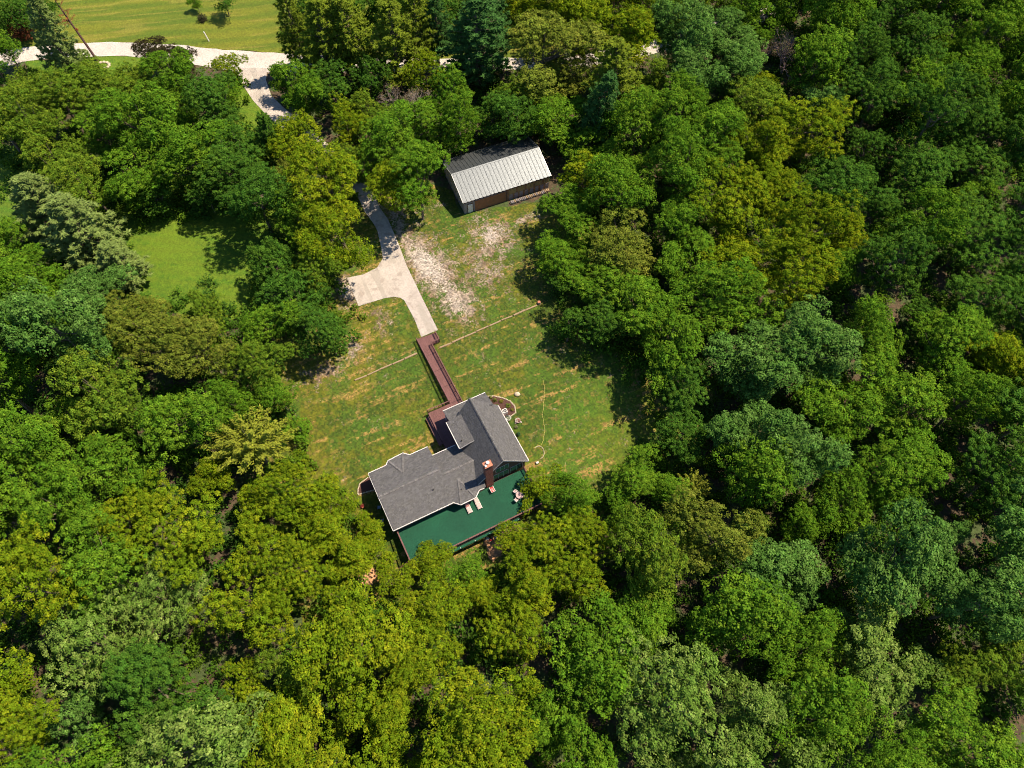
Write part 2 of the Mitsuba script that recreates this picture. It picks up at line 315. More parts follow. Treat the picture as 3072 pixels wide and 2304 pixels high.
def roof_plane(house, name, pts, three, seed, tone=(.090, .092, .098), thick=.16, label=None):
    poly = Polygon(pts).buffer(0); fn, n = plane3(*three)
    v, f = trimesh.creation.triangulate_polygon(poly, engine='earcut')
    c = np.array(poly.exterior.coords)[:-1]
    if not poly.exterior.is_ccw: c = c[::-1]
    mb = MB(); zt = fn(v[:, 0], v[:, 1]) - .012
    for tr in f:
        a, b, d = v[tr]; tr = tr if np.cross(b - a, d - a) > 0 else tr[::-1]
        mb.add(np.column_stack([v, zt])[tr], [[0, 1, 2]]); mb.add(np.column_stack([v, zt - thick])[tr], [[0, 2, 1]])
    for i in range(len(c)):
        a, b = c[i], c[(i + 1) % len(c)]; za, zb = (float(fn(*q)) - .012 for q in (a, b))
        mb.add([[*a, za], [*b, zb], [*b, zb - thick], [*a, za - thick]], [[0, 2, 1], [0, 3, 2]])
    m = mb.mesh(); k = part(house, name, (hw(m[0]), m[1]), 'm_roofdeck', label=label)
    s = shingles(poly, fn, n, seed=seed, tone=tone); m = s.mesh()
    part(k, 'shingle', (hw(m[0]), m[1]), 'm_shingle', color=s.color(), kind='stuff')
    return k, fn
def caps(roof, a, b, fnl, fnr, seed, step=.3, w=.17):
    """folded cap tabs along a ridge or hip, one mesh"""
    r = np.random.default_rng(seed); a, b = np.asarray(a, float), np.asarray(b, float); L = np.linalg.norm(b - a); d = (b - a) / L
    sd = np.array([-d[1], d[0], 0]); sd /= np.linalg.norm(sd[:2]); mb = MB()
    for i in range(int(L / step)):
        p = a + d * i * step; q = a + d * min(L, (i + 1.08) * step); h = .09 * r.uniform(.6, 1.5)
        pts = []
        for c, hh in ((p, h), (q, h * .35)):
            for e in (-1, 0, 1):
                xy = c[:2] + sd[:2] * e * w
                z = (fnl(*xy) if e > 0 else fnr(*xy) if e < 0 else c[2]); pts.append([xy[0], xy[1], z + .03 + hh])
        pts = np.array(pts); low = pts.copy(); low[:, 2] -= .09
        f = [[0, 1, 4], [0, 4, 3], [1, 2, 5], [1, 5, 4], [0, 6, 7], [0, 7, 1], [1, 7, 8], [1, 8, 2], [0, 3, 9], [0, 9, 6], [2, 8, 11], [2, 11, 5]]
        mb.add(np.vstack([pts, low]), f, np.array([.112, .112, .118]) * r.uniform(.8, 1.35))
    m = mb.mesh(); part(roof, 'ridge_cap', (hw(m[0]), m[1]), 'm_shingle', color=mb.color(), kind='stuff')
def hbox(house, name, dims, mat, label=None):
    v = box_v(*dims); return part(house, name, (hw(v), BOXF), mat, label=label)
def hbeam(house, name, a, b, w, h, mat, label=None):
    return part(house, name, (hw(beam_v(a, b, w, h)), BOXF), mat, label=label)
house = thing('house', 'grey-roofed house with red brick chimney and white gutters in the middle clearing', 'house')
P_, ZE = .39, 2.09
fL = lambda t: ZE + P_ * t
# walls
BASE = -3.2
def wall_prism(pts, z0, z1, name='wall', mat='m_siding', label=None):
    v, f = prism_v(Polygon(pts), z0, z1); return part(house, name, (hw(v), f), mat, label=label)
wL = wall_prism([(.45, .45), (15.6, .45), (15.6, 8.25), (10.0, 8.25), (10.0, 9.95), (.45, 9.95)], BASE, 2.06)
wall_prism([(10.5, .5), (11.15, -.4), (13.35, -.4), (14.1, .5)], BASE, 2.0)
wall_prism([(3.4, 9.9), (3.9, 10.65), (6.0, 10.75), (6.8, 9.9)], BASE, 2.0)
wall_prism([(15.2, 1.15), (23.2, 1.15), (23.2, 11.75), (15.2, 11.75)], BASE, 2.55)
def gable(tri):
    v = np.array(tri, float); mb = MB(); d = np.cross(v[1] - v[0], v[2] - v[0]); d = d / np.linalg.norm(d) * .08
    mb.add(np.vstack([v + d, v - d]), [[0, 1, 2], [3, 5, 4], [0, 3, 4], [0, 4, 1], [1, 4, 5], [1, 5, 2], [2, 5, 3], [2, 3, 0]]); m = mb.mesh()
    part(house, 'gable', (hw(m[0]), m[1]), 'm_siding')
gable([(.53, .45, 2.0), (.53, 9.95, 2.0), (.53, 5.22, 3.9)]); gable([(9.92, 8.0, 2.0), (9.92, 9.95, 2.0), (9.92, 5.22, 3.9)])
gable([(15.2, 1.23, 2.5), (23.2, 1.23, 2.5), (19.15, 1.23, 6.85)]); gable([(15.2, 11.67, 2.5), (23.2, 11.67, 2.5), (19.15, 11.67, 6.85)])
# roofs
rS, fS = roof_plane(house, 'roof', [(0, 0), (10.08, 0), (15.36, 0), (15.7, 0.05), (16.6, 4.35), (10.27, 4.35), (10.27, 5.22), (0, 5.22)], [(0, 0, ZE), (1, 0, ZE), (0, 1, ZE + P_)], 1)
rN, fN = roof_plane(house, 'roof', [(0, 5.22), (10.27, 5.22), (10.27, 10.44), (0, 10.44)], [(0, 10.44, ZE), (1, 10.44, ZE), (0, 9.44, ZE + P_)], 2)
rN2, fN2 = roof_plane(house, 'roof', [(10.27, 4.35), (16.8, 4.35), (16.0, 8.7), (10.27, 8.7)], [(0, 8.7, ZE), (1, 8.7, ZE), (0, 7.7, ZE + P_)], 3)
SLR = 4.84 / 4.48
rE, fE = roof_plane(house, 'roof', [(19.15, .77), (23.63, .77), (23.63, 11.9), (19.15, 12.89)], [(19.15, 0, 7.48), (19.15, 5, 7.48), (23.63, 0, 2.64)], 4, label='steep roof slope facing right, brightly lit')
rW, fW = roof_plane(house, 'roof', [(14.67, .77), (19.15, .77), (19.15, 12.89), (14.67, 11.9)], [(19.15, 0, 7.48), (19.15, 5, 7.48), (14.67, 0, 2.64)], 5, label='steep dark roof slope facing left')
rP, fP = roof_plane(house, 'porch_roof', [(14.99, 11.6), (22.67, 11.6), (22.67, 14.67), (14.99, 14.67)], [(0, 14.67, 3.27), (1, 14.67, 3.27), (0, 13.67, 3.27 + P_)], 6)
rD, fD = roof_plane(house, 'dormer_roof', [(14.47, 6.79), (17.1, 6.79), (17.1, 11.91), (14.47, 11.91)], [(14.47, 0, 4.6), (14.47, 5, 4.6), (17.08, 0, 5.22)], 7)
for a, b, c, sd in (((10.08, 0), (10.95, -.83), 'w', 11), ((10.95, -.83), (13.53, -.8), 'c', 12), ((13.53, -.8), (14.5, .05), 'e', 13)):
    A = (12.25, 2.77, 3.17); k, fb = roof_plane(house, 'bay_roof', [a, b, A[:2]], [(*a, ZE), (*b, ZE), A], sd, thick=.12)
    if c == 'w': fbw, kb = fb, k
    elif c == 'c': fbc = fb
    else: fbe = fb
caps(kb, (10.95, -.83, ZE), A, fbw, fbc, 31, w=.13); caps(kb, (13.53, -.8, ZE), A, fbc, fbe, 32, w=.13)
for a, b, c, sd in (((7.1, 10.44), (6.2, 11.22), 'e', 14), ((6.2, 11.22), (3.63, 11.05), 'c', 15), ((3.63, 11.05), (3.06, 10.44), 'w', 16)):
    A = (4.92, 7.6, 3.2); k, fb = roof_plane(house, 'bay_roof', [a, b, A[:2]], [(*a, ZE), (*b, ZE), A], sd, thick=.12)
    if c == 'e': fbe = fb
    elif c == 'c': fbc = fb
    else: fbw, kb = fb, k
caps(kb, (6.2, 11.22, ZE), A, fbe, fbc, 33, w=.13); caps(kb, (3.63, 11.05, ZE), A, fbc, fbw, 34, w=.13)
caps(rN, (0, 5.22, fS(0, 5.22)), (10.27, 5.22, fS(0, 5.22)), fN, fS, 35)
caps(rN2, (10.27, 4.35, fS(0, 4.35)), (15.7, 4.35, fS(0, 4.35)), fN2, fS, 36)
caps(rE, (19.15, .77, 7.48), (19.15, 12.89, 7.48), fW, fE, 37)
# white fascia and gutters
def fascia(pts, drop=.2, out=.05, w=.11):
    for a, b in zip(pts[:-1], pts[1:]): hbeam(house, 'gutter', a, b, w, drop, 'm_white')
z = ZE + .03
fascia([(-.02, -.05, z), (10.08, -.05, z), (10.95, -.9, z), (13.55, -.87, z), (14.52, -.02, z), (15.4, -.05, z)])
fascia([(-.02, 10.5, z), (3.02, 10.5, z), (3.6, 11.12, z), (6.23, 11.29, z), (7.14, 10.5, z), (10.27, 10.5, z)])
fascia([(10.33, 8.76, z), (14.4, 8.76, z)])
fascia([(23.69, .75, 2.67), (23.69, 11.9, 2.67)]); fascia([(14.97, 14.73, 3.3), (22.69, 14.73, 3.3)]); fascia([(14.41, 6.77, 4.63), (14.41, 11.93, 4.63)])
for a, b in (((-.05, 0, ZE), (-.05, 5.22, fS(0, 5.22))), ((-.05, 5.22, fS(0, 5.22)), (-.05, 10.44, ZE)), ((19.15, .71, 7.48), (23.63, .71, 2.64)), ((19.15, .71, 7.48), (14.7, .71, 2.66)), ((14.47, 6.75, 4.6), (17.08, 6.75, 5.22))):
    hbeam(house, 'rake_board', a, b, .06, .2, 'm_grey' if a[0] > 0 else 'm_white')
# dormer body under its roof
v, f = prism_v(Polygon([(14.95, 7.0), (17.0, 7.0), (17.0, 11.7), (14.95, 11.7)]), 2.4, 4.55); part(house, 'dormer_wall', (hw(v), f), 'm_siding')
# porch posts
for s in (15.2, 17.0, 18.8, 20.6, 22.45):
    hbox(house, 'porch_post', (s - .07, s + .07, 14.35, 14.49, -.1, 3.3), 'm_white')
# windows and doors on the walls that face the camera and the porch
def window(s0, s1, z0, z1, t, face=-1):
    k = hbox(house, 'window', (s0, s1, t - .03 if face < 0 else t, t if face < 0 else t + .03, z0, z1), 'm_white')
    d = t - .05 if face < 0 else t + .03
    n = max(1, round((s1 - s0) / .9))
    for i in range(n):
        a = s0 + .06 + (s1 - s0 - .06) * i / n; b = s0 + (s1 - s0 - .06) * (i + 1) / n
        part(k, 'pane', (hw(box_v(a, b, d, d + .02, z0 + .06, z1 - .06)), BOXF), 'm_glass')
window(2.0, 3.8, .9, 1.9, .45); window(6.0, 7.8, .1, 1.95, .45); window(11.4, 13.1, .5, 1.85, -.4)
window(17.6, 20.2, .1, 2.2, 1.15); window(20.6, 22.8, .1, 2.2, 1.15); window(18.0, 20.3, 2.9, 4.4, 1.13)
def trap(pts, t, name, mat):
    v = np.array([[s, t, zz] for s, zz in pts] + [[s, t - .04, zz] for s, zz in pts]); n = len(pts)
    f = [[0, i + 1, i] for i in range(1, n - 1)] + [[n, n + i, n + i + 1] for i in range(1, n - 1)]
    for i in range(n): j = (i + 1) % n; f += [[i, j, j + n], [i, j + n, i + n]]
    part(house, name, (hw(v), np.array(f)), mat)
window(16.5, 17.4, 0.0, 2.05, 1.15)
window(16.0, 17.0, .1, 2.1, 11.75, 1); window(18.4, 21.0, .1, 2.1, 11.75, 1); window(1.2, 2.8, .9, 1.9, 9.95, 1); window(4.2, 5.8, .6, 1.8, 10.78, 1); window(7.6, 9.2, .9, 1.9, 9.95, 1); window(11, 12.4, .2, 1.9, 8.25, 1)
for t0, t1 in ((2.0, 3.6), (6.4, 8.0)):
    k = hbox(house, 'window', (.40, .45, t0, t1, .8, 1.9), 'm_white'); part(k, 'pane', (hw(box_v(.38, .40, t0 + .07, t1 - .07, .87, 1.83)), BOXF), 'm_glass')
for t0, t1 in ((2.5, 4.5), (6.0, 8.0)):
    k = hbox(house, 'window', (23.2, 23.25, t0, t1, .7, 1.9), 'm_white'); part(k, 'pane', (hw(box_v(23.25, 23.27, t0 + .07, t1 - .07, .77, 1.83)), BOXF), 'm_glass')
# roof vents
def vent(s, t, zz, r=.09, h=.35, mat='m_black'):
    mb = MB(); tube(mb, hw([(s, t, zz - .1), (s, t, zz + h)]), r, 8); part(house, 'vent_pipe', mb.mesh(), mat)
vent(8.05, 2.85, fS(8.05, 2.85)); vent(15.25, 7.75, fD(15.25, 7.75)); vent(12.05, 1.15, fbc(12, 1.1) if False else 2.75, .05)
# chimney
ch = hbox(house, 'chimney', (16.05, 17.27, .48, 1.42, BASE, 8.2), 'm_brick')
v = box_v(15.99, 17.33, .42, 1.48, 8.2, 8.32); part(ch, 'crown', (hw(v), BOXF), 'm_crown')
mb = MB(); tube(mb, hw([(16.72, 1.05, 8.32), (16.72, 1.05, 8.6)]), .2, 14); part(ch, 'flue', mb.mesh(), 'm_white')
mb = MB(); tube(mb, hw([(16.72, 1.05, 8.66), (16.72, 1.05, 8.72)]), .27, 14); part(ch, 'flue_cap', mb.mesh(), 'm_white')
v = box_v(16.1, 16.42, .55, .95, 8.32, 8.5); part(ch, 'flue', (hw(v), BOXF), 'm_grey')
v = box_v(16.14, 16.38, .59, .91, 8.5, 8.515); part(ch, 'flue_liner', (hw(v), BOXF), 'm_white')

# ---------------------------------------------------------------- decks, walkway, railings
def boards(parent, pts, z, along, name='deck_board', width=.14, gap=.012, mat='m_deckwood', seed=0):
    """separate boards clipped to the polygon, one mesh"""
    poly = Polygon(pts); al = np.array(along, float); al /= np.linalg.norm(al); ac = np.array([-al[1], al[0]])
    c = np.array(poly.exterior.coords); U, V = c @ al, c @ ac; mb = MB(); v0 = V.min(); r = np.random.default_rng(seed)
    while v0 < V.max():
        q = Polygon([al*U.min() + ac*v0, al*U.max() + ac*v0, al*U.max() + ac*(v0 + width - gap), al*U.min() + ac*(v0 + width - gap)]).intersection(poly)
        for g in getattr(q, 'geoms', [q]):
            if g.geom_type == 'Polygon' and g.area > 1e-3:
                v, f = prism_v(g, z - .035, z + r.uniform(-.003, .003)); mb.add(v, f)
        v0 += width
    m = mb.mesh(); return part(parent, name, (hw(m[0]), m[1]), mat, kind='stuff')
def railing(parent, pts, base=0.0, h=1.0, cap=.16, every=1.8, mat='m_deckwood', gap_side='m_darkwood'):
    for a, b in zip(pts[:-1], pts[1:]):
        a, b = np.array(a, float), np.array(b, float); L = np.linalg.norm(b - a); n = max(1, round(L / every)); d = (b - a) / L
        k = part(parent, 'rail', (hw(beam_v([*a, base + h], [*b, base + h], cap, .045)), BOXF), mat)
        mb = MB()
        mb.add(beam_v([*a, base + h - .06], [*b, base + h - .06], .05, .09), BOXF); mb.add(beam_v([*a, base + .14], [*b, base + .14], .05, .09), BOXF)
        m_ = int(L / .13)
        for i in range(1, m_):
            p = a + (b - a) * i / m_; mb.add(box_v(p[0] - .02, p[0] + .02, p[1] - .02, p[1] + .02, base + .1, base + h - .1), BOXF)
        m = mb.mesh(); part(k, 'baluster', (hw(m[0]), m[1]), gap_side, kind='stuff')
        for i in range(n + 1):
            p = a + (b - a) * i / n
            part(parent, 'post', (hw(box_v(p[0] - .055, p[0] + .055, p[1] - .055, p[1] + .055, base - .1, base + h + .04)), BOXF), gap_side)
walk = thing('boardwalk', 'mauve-brown wooden boardwalk with railings joining the driveway to the house', 'walkway')
boards(walk, [(17.02, 31.6), (20.6, 31.4), (20.6, 29.25), (18.95, 29.25), (18.95, 17.1), (17.0, 17.1), (17.0, 31.5)], .06, (1, 0), seed=1)
boards(walk, [(13.0, 17.06), (18.95, 17.06), (18.95, 14.3), (23.0, 14.3), (23.0, 11.8), (15.0, 11.8), (15.0, 8.3), (13.0, 8.3)], .06, (0, 1), seed=2)
railing(walk, [(17.0, 31.3), (17.0, 17.15), (13.0, 17.15)]); railing(walk, [(20.55, 31.2), (20.55, 29.3), (18.98, 29.3), (18.98, 15.2)])
for tt in (27.5, 24.0, 20.5, 17.1):
    hb = box_v(17.05, 18.9, tt - .05, tt + .05, .06, .072); part(walk, 'joint_board', (hw(hb), BOXF), 'm_darkwood')
for s in (17.05, 18.9):
    for tt in np.arange(17.3, 30, 2.2):
        x, y, _ = hw([(s, tt, 0)])[0]; part(walk, 'pier', (hw(box_v(s - .07, s + .07, tt - .07, tt + .07, gz1(x, y) - .3, -.01)), BOXF), 'm_darkwood')
for a, b in (((17.0, 31.3), (17.0, 17.1)), ((18.98, 29.3), (18.98, 15.0)), ((13.0, 17.1), (17.0, 17.1)), ((12.98, 17.1), (12.98, 8.3))):
    part(walk, 'skirt_board', (hw(beam_v([*a, -.02], [*b, -.02], .05, .24)), BOXF), 'm_darkwood')
# the two long steps on the outer side of the porch deck
for i, (s, zz) in enumerate(((12.78, -.22), (12.44, -.46))):
    part(walk, 'step', (hw(box_v(s - .17, s + .17, 10.9, 16.6, zz - .05, zz)), BOXF), 'm_deckwood'); part(walk, 'riser', (hw(box_v(s + .10, s + .15, 10.9, 16.6, zz - .3, zz - .052)), BOXF), 'm_darkwood')
part(walk, 'bench_rail', (hw(beam_v([13.05, 11.2, .5], [13.05, 16.6, .5], .22, .05)), BOXF), 'm_deckwood')
for tt in (11.5, 13.9, 16.3): part(walk, 'post', (hw(box_v(13.0, 13.1, tt - .05, tt + .05, 0, .45)), BOXF), 'm_darkwood')
deck = thing('rear_deck', 'broad rear deck covered in dark green outdoor carpet with brown railings', 'deck')
DP = [(.47, .44), (.47, -6.05), (22.9, -6.05), (22.9, .9), (15.2, .9), (15.2, .44)]
v, f = prism_v(Polygon(DP), -.22, -.012); part(deck, 'platform', (hw(v), f), 'm_darkwood')
v, f = prism_v(Polygon([(.60, .42), (.60, -5.95), (22.8, -5.95), (22.8, .85), (15.2, .85), (15.2, .42)]), -.012, 0); part(deck, 'carpet', (hw(v), f), 'm_carpet')
railing(deck, [(.50, .3), (.50, -6.0)], every=1.6, cap=.2); railing(deck, [(.50, -6.0), (22.85, -6.0)], cap=.2); railing(deck, [(22.85, -6.0), (22.85, .8)], cap=.16)
v, f = prism_v(Polygon([(3.0, -6.5), (18.5, -6.5), (18.5, -6.08), (3.0, -6.08)]), -.30, -.2); part(deck, 'ledge', (hw(v), f), 'm_carpet', label='narrow carpeted ledge outside the front railing')
for s in np.arange(3.2, 18.5, 2.5): part(deck, 'ledge_light', (hw(box_v(s - .06, s + .06, -6.46, -6.36, -.2, -.1)), BOXF), 'm_white')
for s in np.arange(.7, 23, 2.6):
    for tt in (-5.9, -2.8):
        x, y, _ = hw([(s, tt, 0)])[0]; part(deck, 'pier', (hw(box_v(s - .08, s + .08, tt - .08, tt + .08, gz1(x, y) - .3, -.22)), BOXF), 'm_darkwood')
st = thing('deck_stairs', 'brown wooden stairs running down along the front edge of the green deck', 'stairs')
for i in range(9):
    s = 14.6 + i * .42; part(st, 'tread', (hw(box_v(s, s + .38, -7.6, -6.6, -.35 - i * .22, -.29 - i * .22)), BOXF), 'm_deckwood')
for tt in (-7.62, -6.56):
    part(st, 'stringer', (hw(beam_v([14.5, tt, -.3], [18.4, tt, -2.35], .06, .25)), BOXF), 'm_darkwood'); part(st, 'handrail', (hw(beam_v([14.5, tt, .6], [18.4, tt, -1.4], .1, .06)), BOXF), 'm_deckwood')
    for s, zz in ((14.6, .55), (16.4, -.35), (18.3, -1.35)): part(st, 'post', (hw(box_v(s - .05, s + .05, tt - .04, tt + .04, zz - 1.4, zz)), BOXF), 'm_darkwood')
st = thing('deck_stairs', 'short flight of brown stairs at the left front corner of the green deck', 'stairs')
for i in range(6):
    s = .2 - i * .32; part(st, 'tread', (hw(box_v(s - .28, s, -6.3, -5.0, -.4 - i * .24, -.34 - i * .24)), BOXF), 'm_deckwood')
for tt in (-6.32, -4.95):
    part(st, 'handrail', (hw(beam_v([.3, tt, .75], [-1.8, tt, -.8], .1, .06)), BOXF), 'm_deckwood')
    for s, zz in ((.25, .7), (-1.7, -.75)): part(st, 'post', (hw(box_v(s - .05, s + .05, tt - .04, tt + .04, zz - 1.6, zz)), BOXF), 'm_darkwood')

# ---------------------------------------------------------------- things on the deck and round the house
def lounger(s, t0, t1, label, back):
    k = thing('chaise_lounge', label, 'lounger', 'two chaise lounges on the deck'); w = .34
    for q in (-1, 1): part(k, 'side_rail', (hw(box_v(s + q * w - .03, s + q * w + .03, t1, t0, .24, .32)), BOXF), 'm_white')
    for q in (-1, 1):
        for tt in (t0 - .25, t1 + .15): part(k, 'leg', (hw(box_v(s + q * w - .03, s + q * w + .03, tt - .03, tt + .03, 0, .26)), BOXF), 'm_white')
    L = t0 - t1; n = 3
    for i in range(n):
        a = t1 + .05 + (L * .66) * i / n; b = t1 + .03 + (L * .66) * (i + 1) / n
        part(k, 'cushion', (hw(box_v(s - .29, s + .29, a, b, .31, .39)), BOXF), 'm_cushion')
    a = np.array([s, t1 + L * .68, .40]); b = np.array([s, t0, .40 + back]); part(k, 'backrest', (hw(beam_v(a, b, .58, .08)), BOXF), 'm_cushion' if back < .3 else 'm_cushion_dark')
lounger(13.62, -.32, -2.25, 'pink-beige chaise lounge nearer the chimney, its backrest almost flat', .12)
lounger(11.98, -.55, -2.2, 'pink-beige chaise lounge with raised dark backrest under the bay eave', .45)
k = thing('cart', 'small red cart with white side rails parked at the foot of the brick chimney', 'cart')
part(k, 'bed', (hw(box_v(16.38, 16.92, -.62, .2, .32, .5)), BOXF), 'm_red')
for s in (16.33, 16.97): part(k, 'side_rail', (hw(box_v(s - .035, s + .035, -.72, .24, .5, .6)), BOXF), 'm_white')
part(k, 'end_rail', (hw(box_v(16.36, 16.94, -.74, -.68, .5, .6)), BOXF), 'm_white')
for s in (16.4, 16.9):
    for tt in (-.5, .1):
        mb = MB(); tube(mb, hw([(s - .04, tt, .16), (s + .04, tt, .16)]), .16, 12); part(k, 'wheel', mb.mesh(), 'm_black')
mb = MB(); tt = np.linspace(0, 5.2, 26); tube(mb, hw(np.column_stack([16.65 + .16 * np.sin(tt * 2.3), -.55 + tt * .09, np.full(26, .56)])), .03, 6); part(k, 'hose_coil', mb.mesh(), 'm_white')
k = thing('cart_handle', 'x', 'x') if False else None
def disc(mb, c, r, z0, z1, n=20, c_=None):
    tube(mb, [(c[0], c[1], z0), (c[0], c[1], z1)], r, n, c_)
k = thing('patio_table', 'round pinkish patio table half hidden under a tree at the right of the deck', 'table')
mb = MB(); disc(mb, (20.1, -3.1), .62, .70, .74); m = mb.mesh(); part(k, 'table_top', (hw(m[0]), m[1]), 'm_rose')
mb = MB(); disc(mb, (20.1, -3.1), .05, 0, .70, 10); m = mb.mesh(); part(k, 'pedestal', (hw(m[0]), m[1]), 'm_white')
mb = MB(); disc(mb, (20.1, -3.1), .3, 0, .04); m = mb.mesh(); part(k, 'base', (hw(m[0]), m[1]), 'm_white')
for s, tt, a, lb in ((19.25, -3.55, .4, 'white patio chair with pink seat nearest the front railing'), (19.75, -2.15, 2.0, 'white patio chair with pink seat on the house side of the table'), (20.75, -4.0, -.8, 'white patio chair with pink seat beyond the round table')):
    k = thing('patio_chair', lb, 'chair', 'patio chairs round the table'); R = np.array([[math.cos(a), -math.sin(a)], [math.sin(a), math.cos(a)]])
    def loc(v):
        v = np.asarray(v, float).copy(); v[:, :2] = v[:, :2] @ R.T + [s, tt]; return hw(v)
    part(k, 'seat', (loc(box_v(-.26, .26, -.25, .25, .40, .46)), BOXF), 'm_rose'); part(k, 'backrest', (loc(box_v(-.30, -.25, -.25, .25, .46, .92)), BOXF), 'm_white')
    for q in (-.22, .22):
        for w in (-.21, .21): part(k, 'leg', (loc(box_v(q - .02, q + .02, w - .02, w + .02, 0, .40)), BOXF), 'm_white')
        part(k, 'armrest', (loc(box_v(-.26, .2, q * 1.18 - .025, q * 1.18 + .025, .62, .65)), BOXF), 'm_white')
# small lidded planter on the deck
def stones(name, line, r, mat, label, cat, group=None, seed=0):
    """a row of edging stones laid end to end, each its own part"""
    k = thing(name, label, cat, group); ln = LineString(line); g = np.random.default_rng(seed); d = 0
    while d < ln.length:
        w = r * g.uniform(1.5, 2.3); p = ln.interpolate(d + w / 2); q = ln.interpolate(min(ln.length, d + w / 2 + .05)); x, y, _ = hw([(p.x, p.y, 0)])[0]
        m = trimesh.creation.icosphere(1); vv = m.vertices * [w * .52, r, r * .8] * (1 + .25 * (g.random((len(m.vertices), 1)) - .5)); a = math.atan2(q.y - p.y, q.x - p.x)
        vv[:, :2] = vv[:, :2] @ np.array([[math.cos(a), math.sin(a)], [-math.sin(a), math.cos(a)]]) + [p.x, p.y]; vv[:, 2] += gz1(x, y) + .08
        part(k, 'stone', (hw(vv), m.faces), mat, smooth=True); d += w
    return k
def bedsoil(pts, label):
    v, f = prism_v(Polygon(pts), 0, .1); w = hw(v); w[:, 2] += gz(w[:, 0], w[:, 1]) + .02; single('garden_bed', (w, f), 'm_mulch', label, None, kind='structure')
RB = [(23.3, 16.0), (24.6, 15.45), (25.9, 14.3), (26.65, 13.3), (26.9, 12.1), (26.5, 10.9), (25.1, 10.6), (23.3, 10.5)]
bedsoil(RB, 'brown mulch bed with a curved stone edge at the right of the house')
stones('stone_edging', RB[:7], .13, 'm_stone', 'curved row of pale tan edging stones round the mulch bed right of the house', 'edging', seed=1)
LB = [(.2, 11.2), (-.3, 11.2), (-1.9, 10.8), (-2.5, 10.0), (-2.85, 9.2), (-1.3, 8.95), (.3, 8.7)]
bedsoil(LB, 'small mulch bed at the left end of the house')
stones('stone_edging', LB[1:7], .13, 'm_stone', 'row of pale edging stones round the small bed at the left end of the house', 'edging', seed=2)
x, y, _ = hw([(24.85, 11.72, 0)])[0]; g0 = gz1(x, y)
k = thing('air_conditioner', 'white square air conditioning unit with black fan grille in the bed right of the house', 'air conditioner')
part(k, 'case', (hw(box_v(24.46, 25.24, 11.33, 12.11, g0, g0 + .85)), BOXF), 'm_white')
mb = MB(); disc(mb, (24.85, 11.72), .31, g0 + .85, g0 + .87, 24); m = mb.mesh(); part(k, 'fan_grille', (hw(m[0]), m[1]), 'm_black')
mb = MB(); disc(mb, (24.85, 11.72), .10, g0 + .87, g0 + .90, 16); m = mb.mesh(); part(k, 'hub', (hw(m[0]), m[1]), 'm_grey')
for q in range(3):
    a = q * 2.1; v = box_v(.1, .28, -.04, .04, g0 + .87, g0 + .885); v[:, :2] = v[:, :2] @ np.array([[math.cos(a), math.sin(a)], [-math.sin(a), math.cos(a)]]) + [24.85, 11.72]; part(k, 'blade', (hw(v), BOXF), 'm_grey')
for s, tt, w, h, mt, lb in ((24.75, 10.75, .18, .75, 'm_black', 'dark utility box beside the air conditioning unit'), (25.1, 10.55, .12, .6, 'm_grey', 'slim grey utility box second from the air conditioning unit'), (25.25, 10.35, .1, .4, 'm_white', 'small white utility box at the corner of the stone edging')):
    k = thing('utility_box', lb, 'box'); part(k, 'case', (hw(box_v(s - w, s + w, tt - w, tt + w, g0, g0 + h)), BOXF), mt); part(k, 'lid', (hw(box_v(s - w - .02, s + w + .02, tt - w - .02, tt + w + .02, g0 + h, g0 + h + .04)), BOXF), mt)
def rock(name, x, y, r, mat, label, cat, flat=.6, group=None):
    g = np.random.default_rng(int(abs(x * 100 + y * 10))); m = trimesh.creation.icosphere(2); n = m.vertices
    q = 1 + .35 * (meshkit.fbm(n * 1.6 + g.random(3) * 9, 3) - .5); vv = n * q[:, None] * [r, r * .85, r * flat] + [x, y, gz1(x, y) + r * flat * .6]
    return single(name, (vv, m.faces), mat, label, cat, group, smooth=True)
rock('boulder', .9, 59.4, .5, 'm_stone', 'lone pale boulder on the lawn above the stone-edged bed', 'rock')
def planter(x, y, r, h, mat, plant, label):
    k = thing('planter', label, 'planter'); g = gz1(x, y); mb = MB(); tube(mb, [(x, y, g), (x, y, g + h)], [r * .75, r], 14); part(k, 'pot', mb.mesh(), mat)
    mb = MB(); q = np.random.default_rng(int(abs(x * 77 + y)))
    for i in range(60):
        d = q.normal(size=3); d[2] = abs(d[2]); d /= np.linalg.norm(d); p = np.array([x, y, g + h]) + d * r * q.uniform(.4, 1.1); a = q.normal(size=3); a /= np.linalg.norm(a); b = np.cross(a, d); b /= max(1e-6, np.linalg.norm(b))
        mb.add([p, p + .12 * a + .05 * b, p + .24 * a, p + .12 * a - .05 * b], [[0, 1, 2], [0, 2, 3]], np.array(plant) * q.uniform(.7, 1.3))
    m = mb.mesh(); part(k, 'plant', m, 'm_leaf', color=mb.color())
planter(-.6, 54.6, .42, .5, 'm_white', (.10, .2, .04), 'white planter on the lawn at the right side of the house')
planter(1.0, 54.3, .5, .3, 'm_stone2', (.30, .10, .06), 'low stone planter with reddish plants out on the lawn')
planter(1.1, 51.8, .32, .45, 'm_black', (.05, .14, .04), 'black planter near the right eave of the house')
planter(.75, 53.1, .2, .3, 'm_white', (.2, .2, .12), 'tiny white pot between the larger planters right of the house')
rock('edging_rock', 1.5, 54.1, .2, 'm_stone2', 'pale rock right beside the low stone planter', 'rock'); rock('edging_rock', .6, 53.9, .16, 'm_stone2', 'pale rock left of the low stone planter', 'rock')
hp = np.array([(5.4, 62.5), (5.6, 61), (5.5, 58), (5.2, 55.5), (5.5, 53), (5.3, 51), (4.9, 50), (4.3, 49.9), (3.6, 49.5)]); cs = np.linspace(0, 8, 60)
